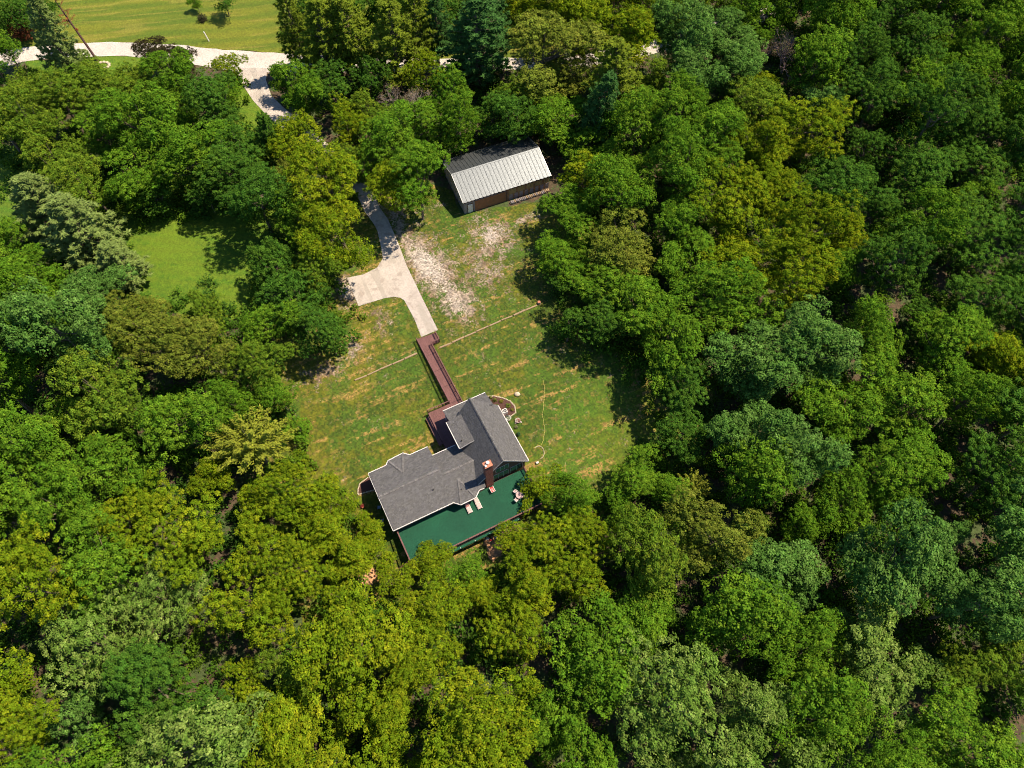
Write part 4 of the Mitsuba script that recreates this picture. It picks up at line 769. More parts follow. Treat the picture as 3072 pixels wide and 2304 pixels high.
TREES = [
(np.float64(-34.29), np.float64(96.36), np.float64(7.18), np.float64(17.95), 'B', 'y', 'yellow-green broadleaf tree left of the concrete driveway, left one of two'),
(np.float64(-30.37), np.float64(86.61), np.float64(6.71), np.float64(16.78), 'B', 'y', 'yellow-green broadleaf tree left of the concrete driveway, right one of two'),
(np.float64(-39.5), np.float64(91.17), np.float64(5.09), np.float64(12.72), 'B', 'g', 'mid-green broadleaf tree right of the side lawn'),
(np.float64(-41.9), np.float64(81.7), np.float64(5.43), np.float64(11.41), 'R', 'd', 'dark green dense round broadleaf tree right of the side lawn'),
(np.float64(-36.82), np.float64(71.42), np.float64(5.63), np.float64(14.07), 'B', 'd', 'dark green broadleaf tree right of the side lawn'),
(np.float64(-31.13), np.float64(67.05), np.float64(4.81), np.float64(12.03), 'B', 'd', 'dark green broadleaf tree right of the front lawn, leftmost'),
(np.float64(-41.99), np.float64(68.59), np.float64(4.67), np.float64(12.83), 'B', 'g', 'mid-green broadleaf tree below the side lawn'),
(np.float64(-40.98), np.float64(60.14), np.float64(5.06), np.float64(15.17), 'B', 'o', 'olive-green broadleaf tree left of the front lawn'),
(np.float64(-38.12), np.float64(55.98), np.float64(3.77), np.float64(9.42), 'B', 'g', 'mid-green broadleaf tree left of the front lawn, right one of two'),
(np.float64(-35.16), np.float64(51.67), np.float64(2.44), np.float64(3.66), 'S', 'g', 'mid-green shrub left of the front lawn'),
(np.float64(-39.9), np.float64(45.91), np.float64(6.7), np.float64(14.73), 'F', 'f', 'bright yellow-green tree with spreading plumes left of the front lawn'),
(np.float64(-32.31), np.float64(39.09), np.float64(4.99), np.float64(12.48), 'B', 'y', 'yellow-green broadleaf tree below the front lawn'),
(np.float64(-27.43), np.float64(38.02), np.float64(3.86), np.float64(9.65), 'B', 'y', 'yellow-green broadleaf tree left of the house, second from left'),
(np.float64(-27.78), np.float64(32.89), np.float64(4.24), np.float64(10.61), 'B', 'y', 'yellow-green broadleaf tree left of the house, leftmost'),
(np.float64(-52.93), np.float64(72.8), np.float64(4.2), np.float64(8.39), 'B', 'o', 'olive-green broadleaf tree below the side lawn'),
(np.float64(-57.67), np.float64(64.8), np.float64(6.67), np.float64(15.01), 'B', 't', 'tan and olive broadleaf tree below the side lawn, second from left'),
(np.float64(-50.88), np.float64(63.17), np.float64(6.02), np.float64(15.05), 'B', 't', 'tan and olive broadleaf tree below the side lawn, rightmost'),
(np.float64(-87.51), np.float64(94.43), np.float64(6.69), np.float64(16.37), 'P', 'p', 'pale grey-green pine tree in the far left forest, upper part'),
(np.float64(-77.36), np.float64(87.18), np.float64(7.64), np.float64(17.67), 'P', 'p', 'pale grey-green pine tree left of the side lawn, left one of two'),
(np.float64(-70.84), np.float64(82.61), np.float64(5.16), np.float64(12.28), 'P', 'p', 'pale grey-green pine tree left of the side lawn, right one of two'),
(np.float64(-53.82), np.float64(101.98), np.float64(6.55), np.float64(14.74), 'B', 'd', 'dark green broadleaf tree above the side lawn, second from left'),
(np.float64(-61.5), np.float64(104.35), np.float64(6.97), np.float64(17.42), 'B', 'g', 'mid-green broadleaf tree above the side lawn, right one of two'),
(np.float64(-49.5), np.float64(101.22), np.float64(3.55), np.float64(13.27), 'P', 'd', 'dark green pine tree above the side lawn'),
(np.float64(-52.48), np.float64(108.84), np.float64(5.82), np.float64(14.55), 'B', 'd', 'dark green broadleaf tree below the white gravel road, right one of two'),
(np.float64(-70.22), np.float64(100.17), np.float64(6.53), np.float64(13.89), 'B', 'g', 'mid-green broadleaf tree above the side lawn, left one of two'),
(np.float64(-68.83), np.float64(98.88), np.float64(4.26), np.float64(8.52), 'B', 'd', 'dark green broadleaf tree left of the side lawn'),
(np.float64(-59.25), np.float64(100.19), np.float64(4.45), np.float64(8.9), 'B', 'd', 'dark green broadleaf tree above the side lawn, leftmost'),
(np.float64(-43.46), np.float64(104.37), np.float64(4.47), np.float64(11.18), 'B', 't', 'tan and olive broadleaf tree above the side lawn'),
(np.float64(-40.71), np.float64(110.51), np.float64(5.6), np.float64(13.99), 'B', 'y', 'yellow-green broadleaf tree below the white gravel road'),
(np.float64(-46.96), np.float64(110.62), np.float64(4.1), np.float64(15.32), 'P', 'd', 'dark green pine tree below the white gravel road'),
(np.float64(-24.58), np.float64(109.8), np.float64(6.68), np.float64(16.7), 'B', 'g', 'mid-green broadleaf tree above the concrete driveway'),
(np.float64(-17.62), np.float64(98.34), np.float64(6.67), np.float64(16.68), 'B', 'g', 'mid-green broadleaf tree left of the metal-roofed shed'),
(np.float64(-21.89), np.float64(99.52), np.float64(5.23), np.float64(13.08), 'B', 'y', 'yellow-green broadleaf tree right of the concrete driveway'),
(np.float64(-28.52), np.float64(118.57), np.float64(5.13), np.float64(12.81), 'B', 'o', 'olive-green broadleaf tree in the centre left forest, top edge'),
(np.float64(-33.3), np.float64(115.35), np.float64(5.07), np.float64(12.68), 'B', 'y', 'yellow-green broadleaf tree in the centre left forest, top edge, leftmost'),
(np.float64(-33.28), np.float64(108.12), np.float64(4.09), np.float64(10.23), 'B', 'o', 'olive-green broadleaf tree above the concrete driveway'),
(np.float64(-30.47), np.float64(107.89), np.float64(2.06), np.float64(3.08), 'S', 'o', 'olive-green shrub above the concrete driveway'),
(np.float64(-11.38), np.float64(122.95), np.float64(3.95), 17, 'C', 'g', 'mid-green narrow upright tree in the centre left forest, top edge'),
(np.float64(-10.6), np.float64(114.24), np.float64(3.65), 17, 'C', 'g', 'mid-green narrow upright tree above the metal-roofed shed'),
(np.float64(-19.11), np.float64(123.86), np.float64(3.8), np.float64(12.17), 'D', 'n', 'grey leafless tree in the centre left forest, top edge, right one of two'),
(np.float64(-24.61), np.float64(125.69), np.float64(3.37), np.float64(10.77), 'D', 'n', 'grey leafless tree in the centre left forest, top edge, left one of two'),
(np.float64(-7.68), np.float64(136.78), np.float64(8.26), 22, 'P', 'k', 'deep green pine tree in the centre left forest, top edge, second from left'),
(np.float64(-4.58), np.float64(144.49), np.float64(5.97), 22, 'P', 'k', 'deep green pine tree in the centre left forest, top edge, rightmost'),
(np.float64(-32.24), np.float64(137.54), np.float64(7.01), 22, 'P', 'q', 'soft green pine tree in the centre left forest, top edge, leftmost'),
(np.float64(-24.81), np.float64(136.03), np.float64(6.79), 22, 'P', 'q', 'soft green pine tree in the centre left forest, top edge, second from left'),
(np.float64(-40.32), np.float64(136.03), np.float64(6.79), 22, 'P', 'q', 'soft green pine tree right of the mown meadow, second from left'),
(np.float64(-20.31), np.float64(141.36), np.float64(5.42), 22, 'P', 'q', 'soft green pine tree in the centre left forest, top edge, rightmost'),
(np.float64(-37.2), np.float64(146.87), np.float64(6.02), 22, 'P', 'q', 'soft green pine tree right of the mown meadow, rightmost'),
(np.float64(-46.13), np.float64(141.95), np.float64(4.45), np.float64(21.2), 'P', 'q', 'soft green pine tree right of the mown meadow, leftmost'),
(np.float64(-42.76), np.float64(124.23), np.float64(5.81), np.float64(15.99), 'B', 'g', 'mid-green broadleaf tree right of the white gravel road, right one of two'),
(np.float64(-36.54), np.float64(125.0), np.float64(5.68), np.float64(14.2), 'B', 'd', 'dark green broadleaf tree in the left forest, top edge'),
(np.float64(-50.37), np.float64(132.73), np.float64(2.99), np.float64(7.47), 'B', 'g', 'mid-green broadleaf tree right of the white gravel road, left one of two'),
(np.float64(-16.73), np.float64(144.48), np.float64(4.03), np.float64(17.81), 'P', 'k', 'deep green pine tree in the centre left forest, top edge, leftmost'),
(np.float64(6.09), np.float64(133.61), np.float64(10.47), 20, 'B', 't', 'tan and olive broadleaf tree in the centre right forest, top edge, left one of two'),
(np.float64(2.28), np.float64(124.72), np.float64(5.71), np.float64(12.84), 'B', 'o', 'olive-green broadleaf tree above the metal-roofed shed'),
(np.float64(13.13), np.float64(132.79), np.float64(5.88), np.float64(11.76), 'B', 't', 'tan and olive broadleaf tree in the centre right forest, top edge, right one of two'),
(np.float64(20.87), np.float64(123.81), np.float64(7.45), 22, 'P', 'q', 'soft green pine tree in the centre right forest, top edge'),
(np.float64(15.96), np.float64(117.93), np.float64(5.05), np.float64(20.59), 'P', 'k', 'deep green pine tree in the centre right forest, top edge'),
(np.float64(35.63), np.float64(137.21), np.float64(7.73), np.float64(19.31), 'B', 'b', 'bluish-green broadleaf tree in the centre right forest, top edge'),
(np.float64(36.29), np.float64(127.27), np.float64(6.62), np.float64(16.54), 'B', 'b', 'bluish-green broadleaf tree in the right forest, top edge, leftmost'),
(np.float64(14.36), np.float64(145.16), np.float64(6.98), np.float64(17.45), 'B', 'y', 'yellow-green broadleaf tree in the centre right forest, top edge, fifth from left'),
(np.float64(7.86), np.float64(119.1), np.float64(6.74), np.float64(12.13), 'B', 'g', 'mid-green broadleaf tree above the metal-roofed shed, right one of two'),
(np.float64(0.37), np.float64(116.3), np.float64(5.96), np.float64(14.91), 'B', 'd', 'dark green broadleaf tree above the metal-roofed shed, right one of two'),
(np.float64(14.1), np.float64(113.17), np.float64(5.38), np.float64(9.42), 'B', 'g', 'mid-green broadleaf tree right of the metal-roofed shed'),
(np.float64(-4.33), np.float64(120.06), np.float64(4.7), np.float64(11.76), 'B', 'd', 'dark green broadleaf tree above the metal-roofed shed, left one of two'),
(np.float64(13.44), np.float64(101.13), np.float64(4.24), np.float64(13.37), 'C', 'y', 'yellow-green narrow upright tree right of the metal-roofed shed'),
(np.float64(11.22), np.float64(95.1), np.float64(5.22), np.float64(9.92), 'B', 'g', 'mid-green broadleaf tree below the metal-roofed shed, left one of two'),
(np.float64(9.18), np.float64(85.04), np.float64(4.88), np.float64(9.28), 'B', 'g', 'mid-green broadleaf tree above the front lawn'),
(np.float64(12.36), np.float64(90.04), np.float64(4.72), np.float64(8.97), 'B', 'g', 'mid-green broadleaf tree below the metal-roofed shed, right one of two'),
(np.float64(7.5), np.float64(81.82), np.float64(3.37), np.float64(6.41), 'B', 'd', 'dark green broadleaf tree above the front lawn, left one of two'),
(np.float64(19.82), np.float64(84.82), np.float64(6.8), np.float64(12.92), 'B', 't', 'tan and olive broadleaf tree in the centre right forest, upper part'),
(np.float64(16.6), np.float64(76.86), np.float64(5.7), np.float64(10.83), 'B', 'g', 'mid-green broadleaf tree right of the front lawn, leftmost'),
(np.float64(16.26), np.float64(70.4), np.float64(4.94), np.float64(10.38), 'B', 'd', 'dark green broadleaf tree above the front lawn, right one of two'),
(np.float64(20.96), np.float64(72.89), np.float64(6.35), np.float64(13.34), 'B', 'g', 'mid-green broadleaf tree in the centre right forest, upper middle'),
(np.float64(26.28), np.float64(64.46), np.float64(6.49), np.float64(14.78), 'B', 'g', 'mid-green broadleaf tree right of the front lawn, second from left'),
(np.float64(28.89), np.float64(57.21), np.float64(5.64), np.float64(12.84), 'B', 'd', 'dark green broadleaf tree right of the front lawn, rightmost'),
(np.float64(27.84), np.float64(50.11), np.float64(4.47), np.float64(10.16), 'B', 'd', 'dark green broadleaf tree right of the front lawn, second from left'),
(np.float64(19.6), np.float64(42.66), np.float64(4.52), np.float64(8.58), 'B', 'g', 'mid-green broadleaf tree below the front lawn'),
(np.float64(28.68), np.float64(41.36), np.float64(3.06), np.float64(8.07), 'F', 'f', 'bright yellow-green tree with spreading plumes in the right forest, lower middle'),
(np.float64(24.8), np.float64(40.34), np.float64(3.61), np.float64(9.01), 'B', 'g', 'mid-green broadleaf tree right of the front lawn, rightmost'),
(np.float64(6.27), np.float64(41.58), np.float64(3.36), np.float64(6.71), 'B', 'y', 'yellow-green broadleaf tree right of the rear green deck, rightmost'),
(np.float64(3.23), np.float64(40.67), np.float64(2.5), np.float64(4.68), 'B', 'y', 'yellow-green broadleaf tree right of the rear green deck, second from left'),
(np.float64(9.54), np.float64(38.9), np.float64(3.92), np.float64(9.79), 'B', 'g', 'mid-green broadleaf tree right of the rear green deck'),
(np.float64(-12.12), np.float64(29.69), np.float64(3.13), np.float64(6.27), 'B', 'y', 'yellow-green broadleaf tree right of the rear green deck, leftmost'),
(np.float64(-6.61), np.float64(27.8), np.float64(3.17), np.float64(7.13), 'B', 'g', 'mid-green broadleaf tree below the rear green deck'),
(np.float64(0.64), np.float64(33.36), np.float64(2.97), np.float64(6.68), 'B', 'y', 'yellow-green broadleaf tree below the rear green deck, rightmost'),
(np.float64(5.06), np.float64(31.37), np.float64(4.65), np.float64(11.62), 'B', 'y', 'yellow-green broadleaf tree right of the rear green deck, third from left'),
(np.float64(11.37), np.float64(33.32), np.float64(4.3), np.float64(10.74), 'B', 'y', 'yellow-green broadleaf tree in the centre right forest, lower part, rightmost'),
(np.float64(-21.85), np.float64(35.27), np.float64(2.57), np.float64(4.5), 'B', 'y', 'yellow-green broadleaf tree left of the house, rightmost'),
(np.float64(-24.72), np.float64(30.52), np.float64(3.97), np.float64(8.94), 'B', 'y', 'yellow-green broadleaf tree left of the house, third from left'),
(np.float64(-21.63), np.float64(32.13), np.float64(2.4), np.float64(4.21), 'B', 'y', 'yellow-green broadleaf tree below the house'),
(np.float64(-16.96), np.float64(26.8), np.float64(2.89), np.float64(5.79), 'B', 'y', 'yellow-green broadleaf tree below the rear green deck, leftmost'),
(np.float64(-19.31), np.float64(30.51), np.float64(1.57), np.float64(1.88), 'S', 'y', 'yellow-green shrub left of the rear green deck'),
(np.float64(2.93), np.float64(25.93), np.float64(4.8), np.float64(12.0), 'B', 'y', 'yellow-green broadleaf tree in the centre right forest, lower part, second from left'),
(np.float64(-12.24), np.float64(23.01), np.float64(4.61), np.float64(11.52), 'B', 'y', 'yellow-green broadleaf tree below the rear green deck, second from left'),
(np.float64(-4.47), np.float64(24.26), np.float64(3.39), np.float64(7.62), 'B', 'y', 'yellow-green broadleaf tree below the rear green deck, third from left'),
(np.float64(-112.39), np.float64(143.47), np.float64(3.69), np.float64(8.31), 'B', 'g', 'mid-green broadleaf tree above the white gravel road'),
(np.float64(-113.6), np.float64(153.56), np.float64(2.66), np.float64(5.86), 'N', 'r', 'rust-brown small bushy tree above the white gravel road'),
(np.float64(-97.57), np.float64(138.36), np.float64(5.37), np.float64(21.92), 'P', 'p', 'pale grey-green pine tree left of the white gravel road'),
(np.float64(-79.72), np.float64(142.98), np.float64(3.67), np.float64(9.19), 'B', 'u', 'dark purple-brown broadleaf tree left of the white gravel road, left one of two'),
(np.float64(-72.87), np.float64(136.29), np.float64(4.47), np.float64(11.17), 'B', 'u', 'dark purple-brown broadleaf tree left of the white gravel road, right one of two'),
(np.float64(-70.89), np.float64(128.41), np.float64(5.74), np.float64(14.35), 'B', 'g', 'mid-green broadleaf tree below the white gravel road, leftmost'),
(np.float64(-62.16), np.float64(136.35), np.float64(3.61), np.float64(8.13), 'B', 'y', 'yellow-green broadleaf tree left of the white gravel road'),
(np.float64(-107.25), np.float64(156.89), np.float64(3.41), np.float64(8.53), 'B', 'd', 'dark green broadleaf tree left of the mown meadow'),
(np.float64(-112.06), np.float64(154.42), np.float64(4.2), np.float64(10.51), 'B', 'd', 'dark green broadleaf tree above the white gravel road, right one of two'),
(np.float64(-75.41), np.float64(163.79), np.float64(1.77), np.float64(3.54), 'B', 'g', 'mid-green broadleaf tree right of the mown meadow'),
(np.float64(-68.0), np.float64(162.19), np.float64(3.27), np.float64(6.54), 'B', 'd', 'dark green broadleaf tree right of the mown meadow, left one of two'),
(np.float64(-116.48), np.float64(151.95), np.float64(3.16), np.float64(7.9), 'B', 'd', 'dark green broadleaf tree above the white gravel road, left one of two'),
(np.float64(60.9), np.float64(140.79), np.float64(4.5), np.float64(12.96), 'D', 'm', 'mauve-grey leafless tree in the right forest, top edge, right one of two'),
(np.float64(56.49), np.float64(142.22), np.float64(3.06), np.float64(8.81), 'D', 'm', 'mauve-grey leafless tree in the right forest, top edge, left one of two'),
(45.6, 45.41, 6.65, 18.98, 'B', 'b', 'bluish-green broadleaf tree in the right forest, lower middle, right one of two'),
(-39.98, 3.81, 7.97, 21.24, 'B', 's', 'pale silvery green broadleaf tree in the left forest, bottom edge'),
(10.09, 15.31, 7.15, 15.24, 'B', 'g', 'mid-green broadleaf tree in the centre right forest, bottom edge, second from left'),
(-88.44, 104.14, 6.4, 15.06, 'B', 'o', 'olive-green broadleaf tree in the far left forest, upper part, left one of two'),
(39.89, 109.97, 7.32, 16.68, 'B', 'g', 'mid-green broadleaf tree in the right forest, upper part, right one of two'),
(59.18, 112.27, 8.15, 16.15, 'B', 'y', 'yellow-green broadleaf tree in the right forest, top edge, rightmost'),
(4.68, 166.92, 6.6, 13.97, 'B', 'y', 'yellow-green broadleaf tree in the centre right forest, top edge, second from left'),
(75.25, 30.87, 7.37, 21.2, 'B', 'b', 'bluish-green broadleaf tree in the far right forest, lower part, rightmost'),
(50.05, 76.66, 7.5, 17.74, 'B', 'y', 'yellow-green broadleaf tree in the right forest, upper middle, right one of two'),
(20.4, 8.16, 7.71, 18.45, 'B', 's', 'pale silvery green broadleaf tree in the centre right forest, bottom edge'),
(-73.81, 45.39, 6.74, 14.82, 'B', 'g', 'mid-green broadleaf tree in the far left forest, lower middle, third from left'),
(81.58, 112.76, 7.81, 22, 'B', 'd', 'dark green broadleaf tree in the far right forest, top edge, seventh from left'),
(-55.58, 16.68, 7.02, 14.76, 'B', 's', 'pale silvery green broadleaf tree in the far left forest, bottom edge'),
(85.71, 136.85, 6.82, 16.51, 'B', 'd', 'dark green broadleaf tree in the far right forest, top edge, sixth from left'),
(45.26, 131.0, 6.62, 14.1, 'B', 'b', 'bluish-green broadleaf tree in the right forest, top edge, third from left'),
(-29.66, 6.18, 6.64, 13.07, 'B', 'y', 'yellow-green broadleaf tree in the left forest, bottom edge, second from left'),
(34.17, -0.7, 7.96, 19.1, 'B', 's', 'pale silvery green broadleaf tree in the right forest, bottom edge, rightmost'),
(106.87, 142.56, 6.58, 17.08, 'B', 'g', 'mid-green broadleaf tree in the far right forest, top edge, eleventh from left'),
(53.48, 154.38, 6.61, 15.06, 'B', 'g', 'mid-green broadleaf tree in the right forest, top edge, third from left'),
(-21.42, 16.31, 7.6, 17.59, 'B', 'y', 'yellow-green broadleaf tree in the centre left forest, bottom edge, leftmost'),
(-50.69, 48.79, 6.57, 16.18, 'B', 'g', 'mid-green broadleaf tree in the left forest, lower middle'),
(-35.53, 20.24, 6.53, 14.39, 'B', 'y', 'yellow-green broadleaf tree in the left forest, lower part, second from left'),
(62.68, 131.65, 7.93, 16.92, 'B', 'g', 'mid-green broadleaf tree in the right forest, top edge, eighth from left'),
(-71.88, 112.46, 8.0, 19.55, 'B', 'g', 'mid-green broadleaf tree in the far left forest, top edge'),
(73.98, 86.53, 6.5, 19.79, 'B', 'g', 'mid-green broadleaf tree in the far right forest, upper part, left one of two'),
(96.05, 153.77, 6.64, 18.83, 'B', 'g', 'mid-green broadleaf tree in the far right forest, top edge, fourth from left'),
(94.3, 93.63, 7.08, 16.68, 'B', 'd', 'dark green broadleaf tree in the far right forest, upper part, sixth from left'),
(50.34, 14.78, 7.53, 16.18, 'B', 's', 'pale silvery green broadleaf tree in the far right forest, bottom edge'),
(-3.08, -2.26, 8.16, 17.93, 'B', 'y', 'yellow-green broadleaf tree in the centre left forest, bottom edge, rightmost'),
(-91.69, 75.96, 6.57, 15.7, 'B', 'g', 'mid-green broadleaf tree in the far left forest, upper middle, leftmost'),
(68.69, 147.13, 7.77, 22, 'B', 'g', 'mid-green broadleaf tree in the right forest, top edge, tenth from left'),
(-5.73, 8.68, 6.91, 20.08, 'B', 'y', 'yellow-green broadleaf tree in the centre left forest, bottom edge, fifth from left'),
(61.43, 100.37, 6.91, 14.49, 'B', 'd', 'dark green broadleaf tree in the right forest, upper part'),
(-47.5, 33.1, 7.07, 14.03, 'B', 'y', 'yellow-green broadleaf tree in the left forest, lower part, leftmost'),
(37.96, 27.36, 6.99, 13.13, 'B', 'b', 'bluish-green broadleaf tree in the right forest, lower part'),
(53.24, 27.63, 7.65, 22, 'B', 'b', 'bluish-green broadleaf tree in the far right forest, lower part, leftmost'),
(71.56, 64.44, 7.05, 15.68, 'B', 'g', 'mid-green broadleaf tree in the far right forest, upper middle, second from left'),
(-26.87, 160.31, 7.21, 14.7, 'B', 'd', 'dark green broadleaf tree in the centre left forest, top edge, second from left'),
(62.66, 22.19, 6.98, 21.76, 'B', 'b', 'bluish-green broadleaf tree in the far right forest, lower part, third from left'),
(31.82, 19.53, 7.16, 17.88, 'B', 'g', 'mid-green broadleaf tree in the right forest, lower part, left one of two'),
(48.74, 64.69, 7.2, 17.74, 'B', 'b', 'bluish-green broadleaf tree in the right forest, upper middle, right one of two'),
(108.25, 128.34, 6.73, 16.23, 'B', 'g', 'mid-green broadleaf tree in the far right forest, top edge, fourteenth from left'),
(76.78, 101.85, 7.62, 15.48, 'B', 'd', 'dark green broadleaf tree in the far right forest, upper part, third from left'),
(-75.27, 35.07, 7.27, 17.4, 'B', 'g', 'mid-green broadleaf tree in the far left forest, lower middle, second from left'),
(42.09, 8.15, 6.54, 17.58, 'B', 'g', 'mid-green broadleaf tree in the right forest, bottom edge, right one of two'),
(-64.65, 22.37, 7.45, 22, 'B', 'y', 'yellow-green broadleaf tree in the far left forest, lower part, second from left'),
(-81.39, 68.57, 6.57, 19.4, 'B', 'g', 'mid-green broadleaf tree in the far left forest, upper middle, third from left'),
(10.33, -0.19, 7.37, 18.03, 'B', 'g', 'mid-green broadleaf tree in the centre right forest, bottom edge, rightmost'),
(58.86, 163.28, 6.78, 17.59, 'B', 'o', 'olive-green broadleaf tree in the right forest, top edge, rightmost'),
(-4.19, 158.81, 7.27, 16.28, 'B', 'y', 'yellow-green broadleaf tree in the centre left forest, top edge, rightmost'),
(102.12, 120.23, 7.55, 21.15, 'B', 'g', 'mid-green broadleaf tree in the far right forest, top edge, thirteenth from left'),
(90.02, 69.67, 7.26, 16.91, 'B', 'd', 'dark green broadleaf tree in the far right forest, upper middle, fifth from left'),
(-19.64, 0.04, 6.97, 15.23, 'B', 'y', 'yellow-green broadleaf tree in the centre left forest, bottom edge, second from left'),
(89.12, 105.23, 6.81, 12.83, 'B', 'd', 'dark green broadleaf tree in the far right forest, upper part, fourth from left'),
(118.33, 152.04, 6.8, 13.07, 'B', 'g', 'mid-green broadleaf tree in the far right forest, top edge, fifteenth from left'),
(60.92, 40.06, 7.05, 15.55, 'B', 'g', 'mid-green broadleaf tree in the far right forest, lower middle, second from left'),
(40.11, 80.57, 6.86, 13.47, 'B', 'y', 'yellow-green broadleaf tree in the right forest, upper middle, left one of two'),
(84.8, 160.33, 6.77, 16.49, 'B', 'b', 'bluish-green broadleaf tree in the far right forest, top edge'),
(32.83, 101.55, 6.89, 19.66, 'B', 'g', 'mid-green broadleaf tree in the right forest, upper part, left one of two'),
(44.03, 161.76, 6.43, 18.09, 'B', 'y', 'yellow-green broadleaf tree in the right forest, top edge, leftmost'),
(41.18, 92.71, 7.76, 16.0, 'B', 'y', 'yellow-green broadleaf tree in the right forest, upper part, leftmost'),
(69.54, 13.85, 6.47, 12.7, 'B', 'o', 'olive-green broadleaf tree in the far right forest, bottom edge, right one of two'),
(63.2, 53.96, 7.94, 15.29, 'B', 'g', 'mid-green broadleaf tree in the far right forest, lower middle, leftmost'),
(23.35, 159.41, 7.06, 17.34, 'B', 'y', 'yellow-green broadleaf tree in the centre right forest, top edge, sixth from left'),
(100.61, 109.24, 7.44, 20.44, 'B', 'd', 'dark green broadleaf tree in the far right forest, upper part, seventh from left'),
(82.73, 51.97, 8.18, 18.83, 'B', 'd', 'dark green broadleaf tree in the far right forest, lower middle, right one of two'),
(34.88, 163.61, 6.69, 16.96, 'B', 'g', 'mid-green broadleaf tree in the centre right forest, top edge, third from left'),
(-63.01, 54.28, 7.09, 19.79, 'B', 'o', 'olive-green broadleaf tree in the far left forest, upper middle'),
(-81.07, 55.39, 6.81, 18.72, 'B', 'g', 'mid-green broadleaf tree in the far left forest, upper middle, second from left'),
(57.46, 4.5, 7.0, 15.64, 'B', 'g', 'mid-green broadleaf tree in the far right forest, bottom edge, second from left'),
(-47.05, 11.63, 6.79, 19.57, 'B', 'd', 'dark green broadleaf tree in the far left forest, bottom edge'),
(-59.33, 41.95, 6.41, 12.85, 'B', 'g', 'mid-green broadleaf tree in the far left forest, lower middle, rightmost'),
(84.23, 124.58, 6.85, 13.86, 'B', 'g', 'mid-green broadleaf tree in the far right forest, top edge, second from left'),
(66.33, 79.53, 6.88, 19.34, 'B', 'd', 'dark green broadleaf tree in the far right forest, upper middle, leftmost'),
(-71.25, 11.22, 7.53, 15.11, 'B', 'y', 'yellow-green broadleaf tree in the far left forest, bottom edge, left one of two'),
(-54.81, -1.31, 7.66, 22, 'B', 'g', 'mid-green broadleaf tree in the far left forest, bottom edge'),
(52.91, 87.92, 6.83, 19.24, 'B', 'y', 'yellow-green broadleaf tree in the right forest, upper part, fifth from left'),
(73.8, 121.69, 6.79, 16.82, 'B', 'd', 'dark green broadleaf tree in the far right forest, top edge, third from left'),
(-102.75, 116.18, 6.75, 17.84, 'B', 'o', 'olive-green broadleaf tree below the white gravel road, leftmost'),
(39.22, 58.96, 7.68, 15.79, 'B', 'b', 'bluish-green broadleaf tree in the right forest, upper middle, left one of two'),
(83.81, 88.02, 7.65, 14.78, 'B', 'd', 'dark green broadleaf tree in the far right forest, upper part, fifth from left'),
(36.44, 71.32, 7.31, 16.84, 'B', 'g', 'mid-green broadleaf tree in the right forest, upper middle, second from left'),
(110.46, 159.77, 6.51, 16.78, 'B', 'g', 'mid-green broadleaf tree in the far right forest, top edge, eighth from left'),
(80.73, 73.52, 7.03, 15.56, 'B', 'd', 'dark green broadleaf tree in the far right forest, upper middle, third from left'),
(75.97, 156.0, 7.25, 15.86, 'B', 'g', 'mid-green broadleaf tree in the right forest, top edge, rightmost'),
(-71.81, 64.3, 7.92, 22, 'B', 'b', 'bluish-green broadleaf tree in the far left forest, upper middle, right one of two'),
(117.97, 165.91, 6.72, 13.83, 'B', 'g', 'mid-green broadleaf tree in the far right forest, top edge, twelfth from left'),
(-91.28, 121.97, 7.52, 16.55, 'B', 'o', 'olive-green broadleaf tree below the white gravel road, fifth from left'),
(19.04, 29.85, 6.43, 19.28, 'B', 'o', 'olive-green broadleaf tree in the centre right forest, lower part'),
(73.93, 41.31, 7.58, 18.06, 'B', 'd', 'dark green broadleaf tree in the far right forest, lower middle, left one of two'),
(97.96, 138.19, 6.48, 18.36, 'B', 'g', 'mid-green broadleaf tree in the far right forest, top edge, seventh from left'),
(24.59, 113.27, 6.94, 19.94, 'B', 'g', 'mid-green broadleaf tree in the centre right forest, top edge, second from left'),
(-59.86, 119.05, 7.0, 15.68, 'B', 'd', 'dark green broadleaf tree below the white gravel road, left one of two'),
(-94.09, 111.25, 6.51, 19.41, 'B', 'o', 'olive-green broadleaf tree below the white gravel road, third from left'),
(52.35, 53.34, 7.0, 14.09, 'B', 'g', 'mid-green broadleaf tree in the right forest, lower middle, second from left'),
(19.86, 96.42, 6.48, 17.95, 'B', 'g', 'mid-green broadleaf tree in the centre right forest, upper part, leftmost'),
(37.34, 40.79, 6.77, 16.74, 'B', 'g', 'mid-green broadleaf tree in the right forest, lower middle, leftmost'),
(50.17, 119.83, 7.47, 16.0, 'B', 'o', 'olive-green broadleaf tree in the right forest, top edge, second from left'),
(24.8, 137.1, 7.75, 18.08, 'B', 'y', 'yellow-green broadleaf tree in the centre right forest, top edge, seventh from left'),
(60.61, 67.49, 5.48, 16.03, 'B', 'g', 'mid-green broadleaf tree in the far right forest, upper middle, leftmost'),
(91.41, 80.46, 5.57, 17.05, 'B', 'd', 'dark green broadleaf tree in the far right forest, upper middle, fourth from left'),
(49.69, 109.65, 6.14, 14.66, 'B', 'y', 'yellow-green broadleaf tree in the right forest, upper part, second from left'),
(-82.45, 77.05, 5.77, 13.35, 'B', 'g', 'mid-green broadleaf tree in the far left forest, upper middle, rightmost'),
(-71.5, 74.17, 5.76, 12.12, 'B', 'b', 'bluish-green broadleaf tree left of the side lawn'),
(49.33, 96.22, 5.29, 13.52, 'B', 'y', 'yellow-green broadleaf tree in the right forest, upper part, third from left'),
(13.73, 163.43, 6.55, 15.42, 'B', 'g', 'mid-green broadleaf tree in the centre right forest, top edge, leftmost'),
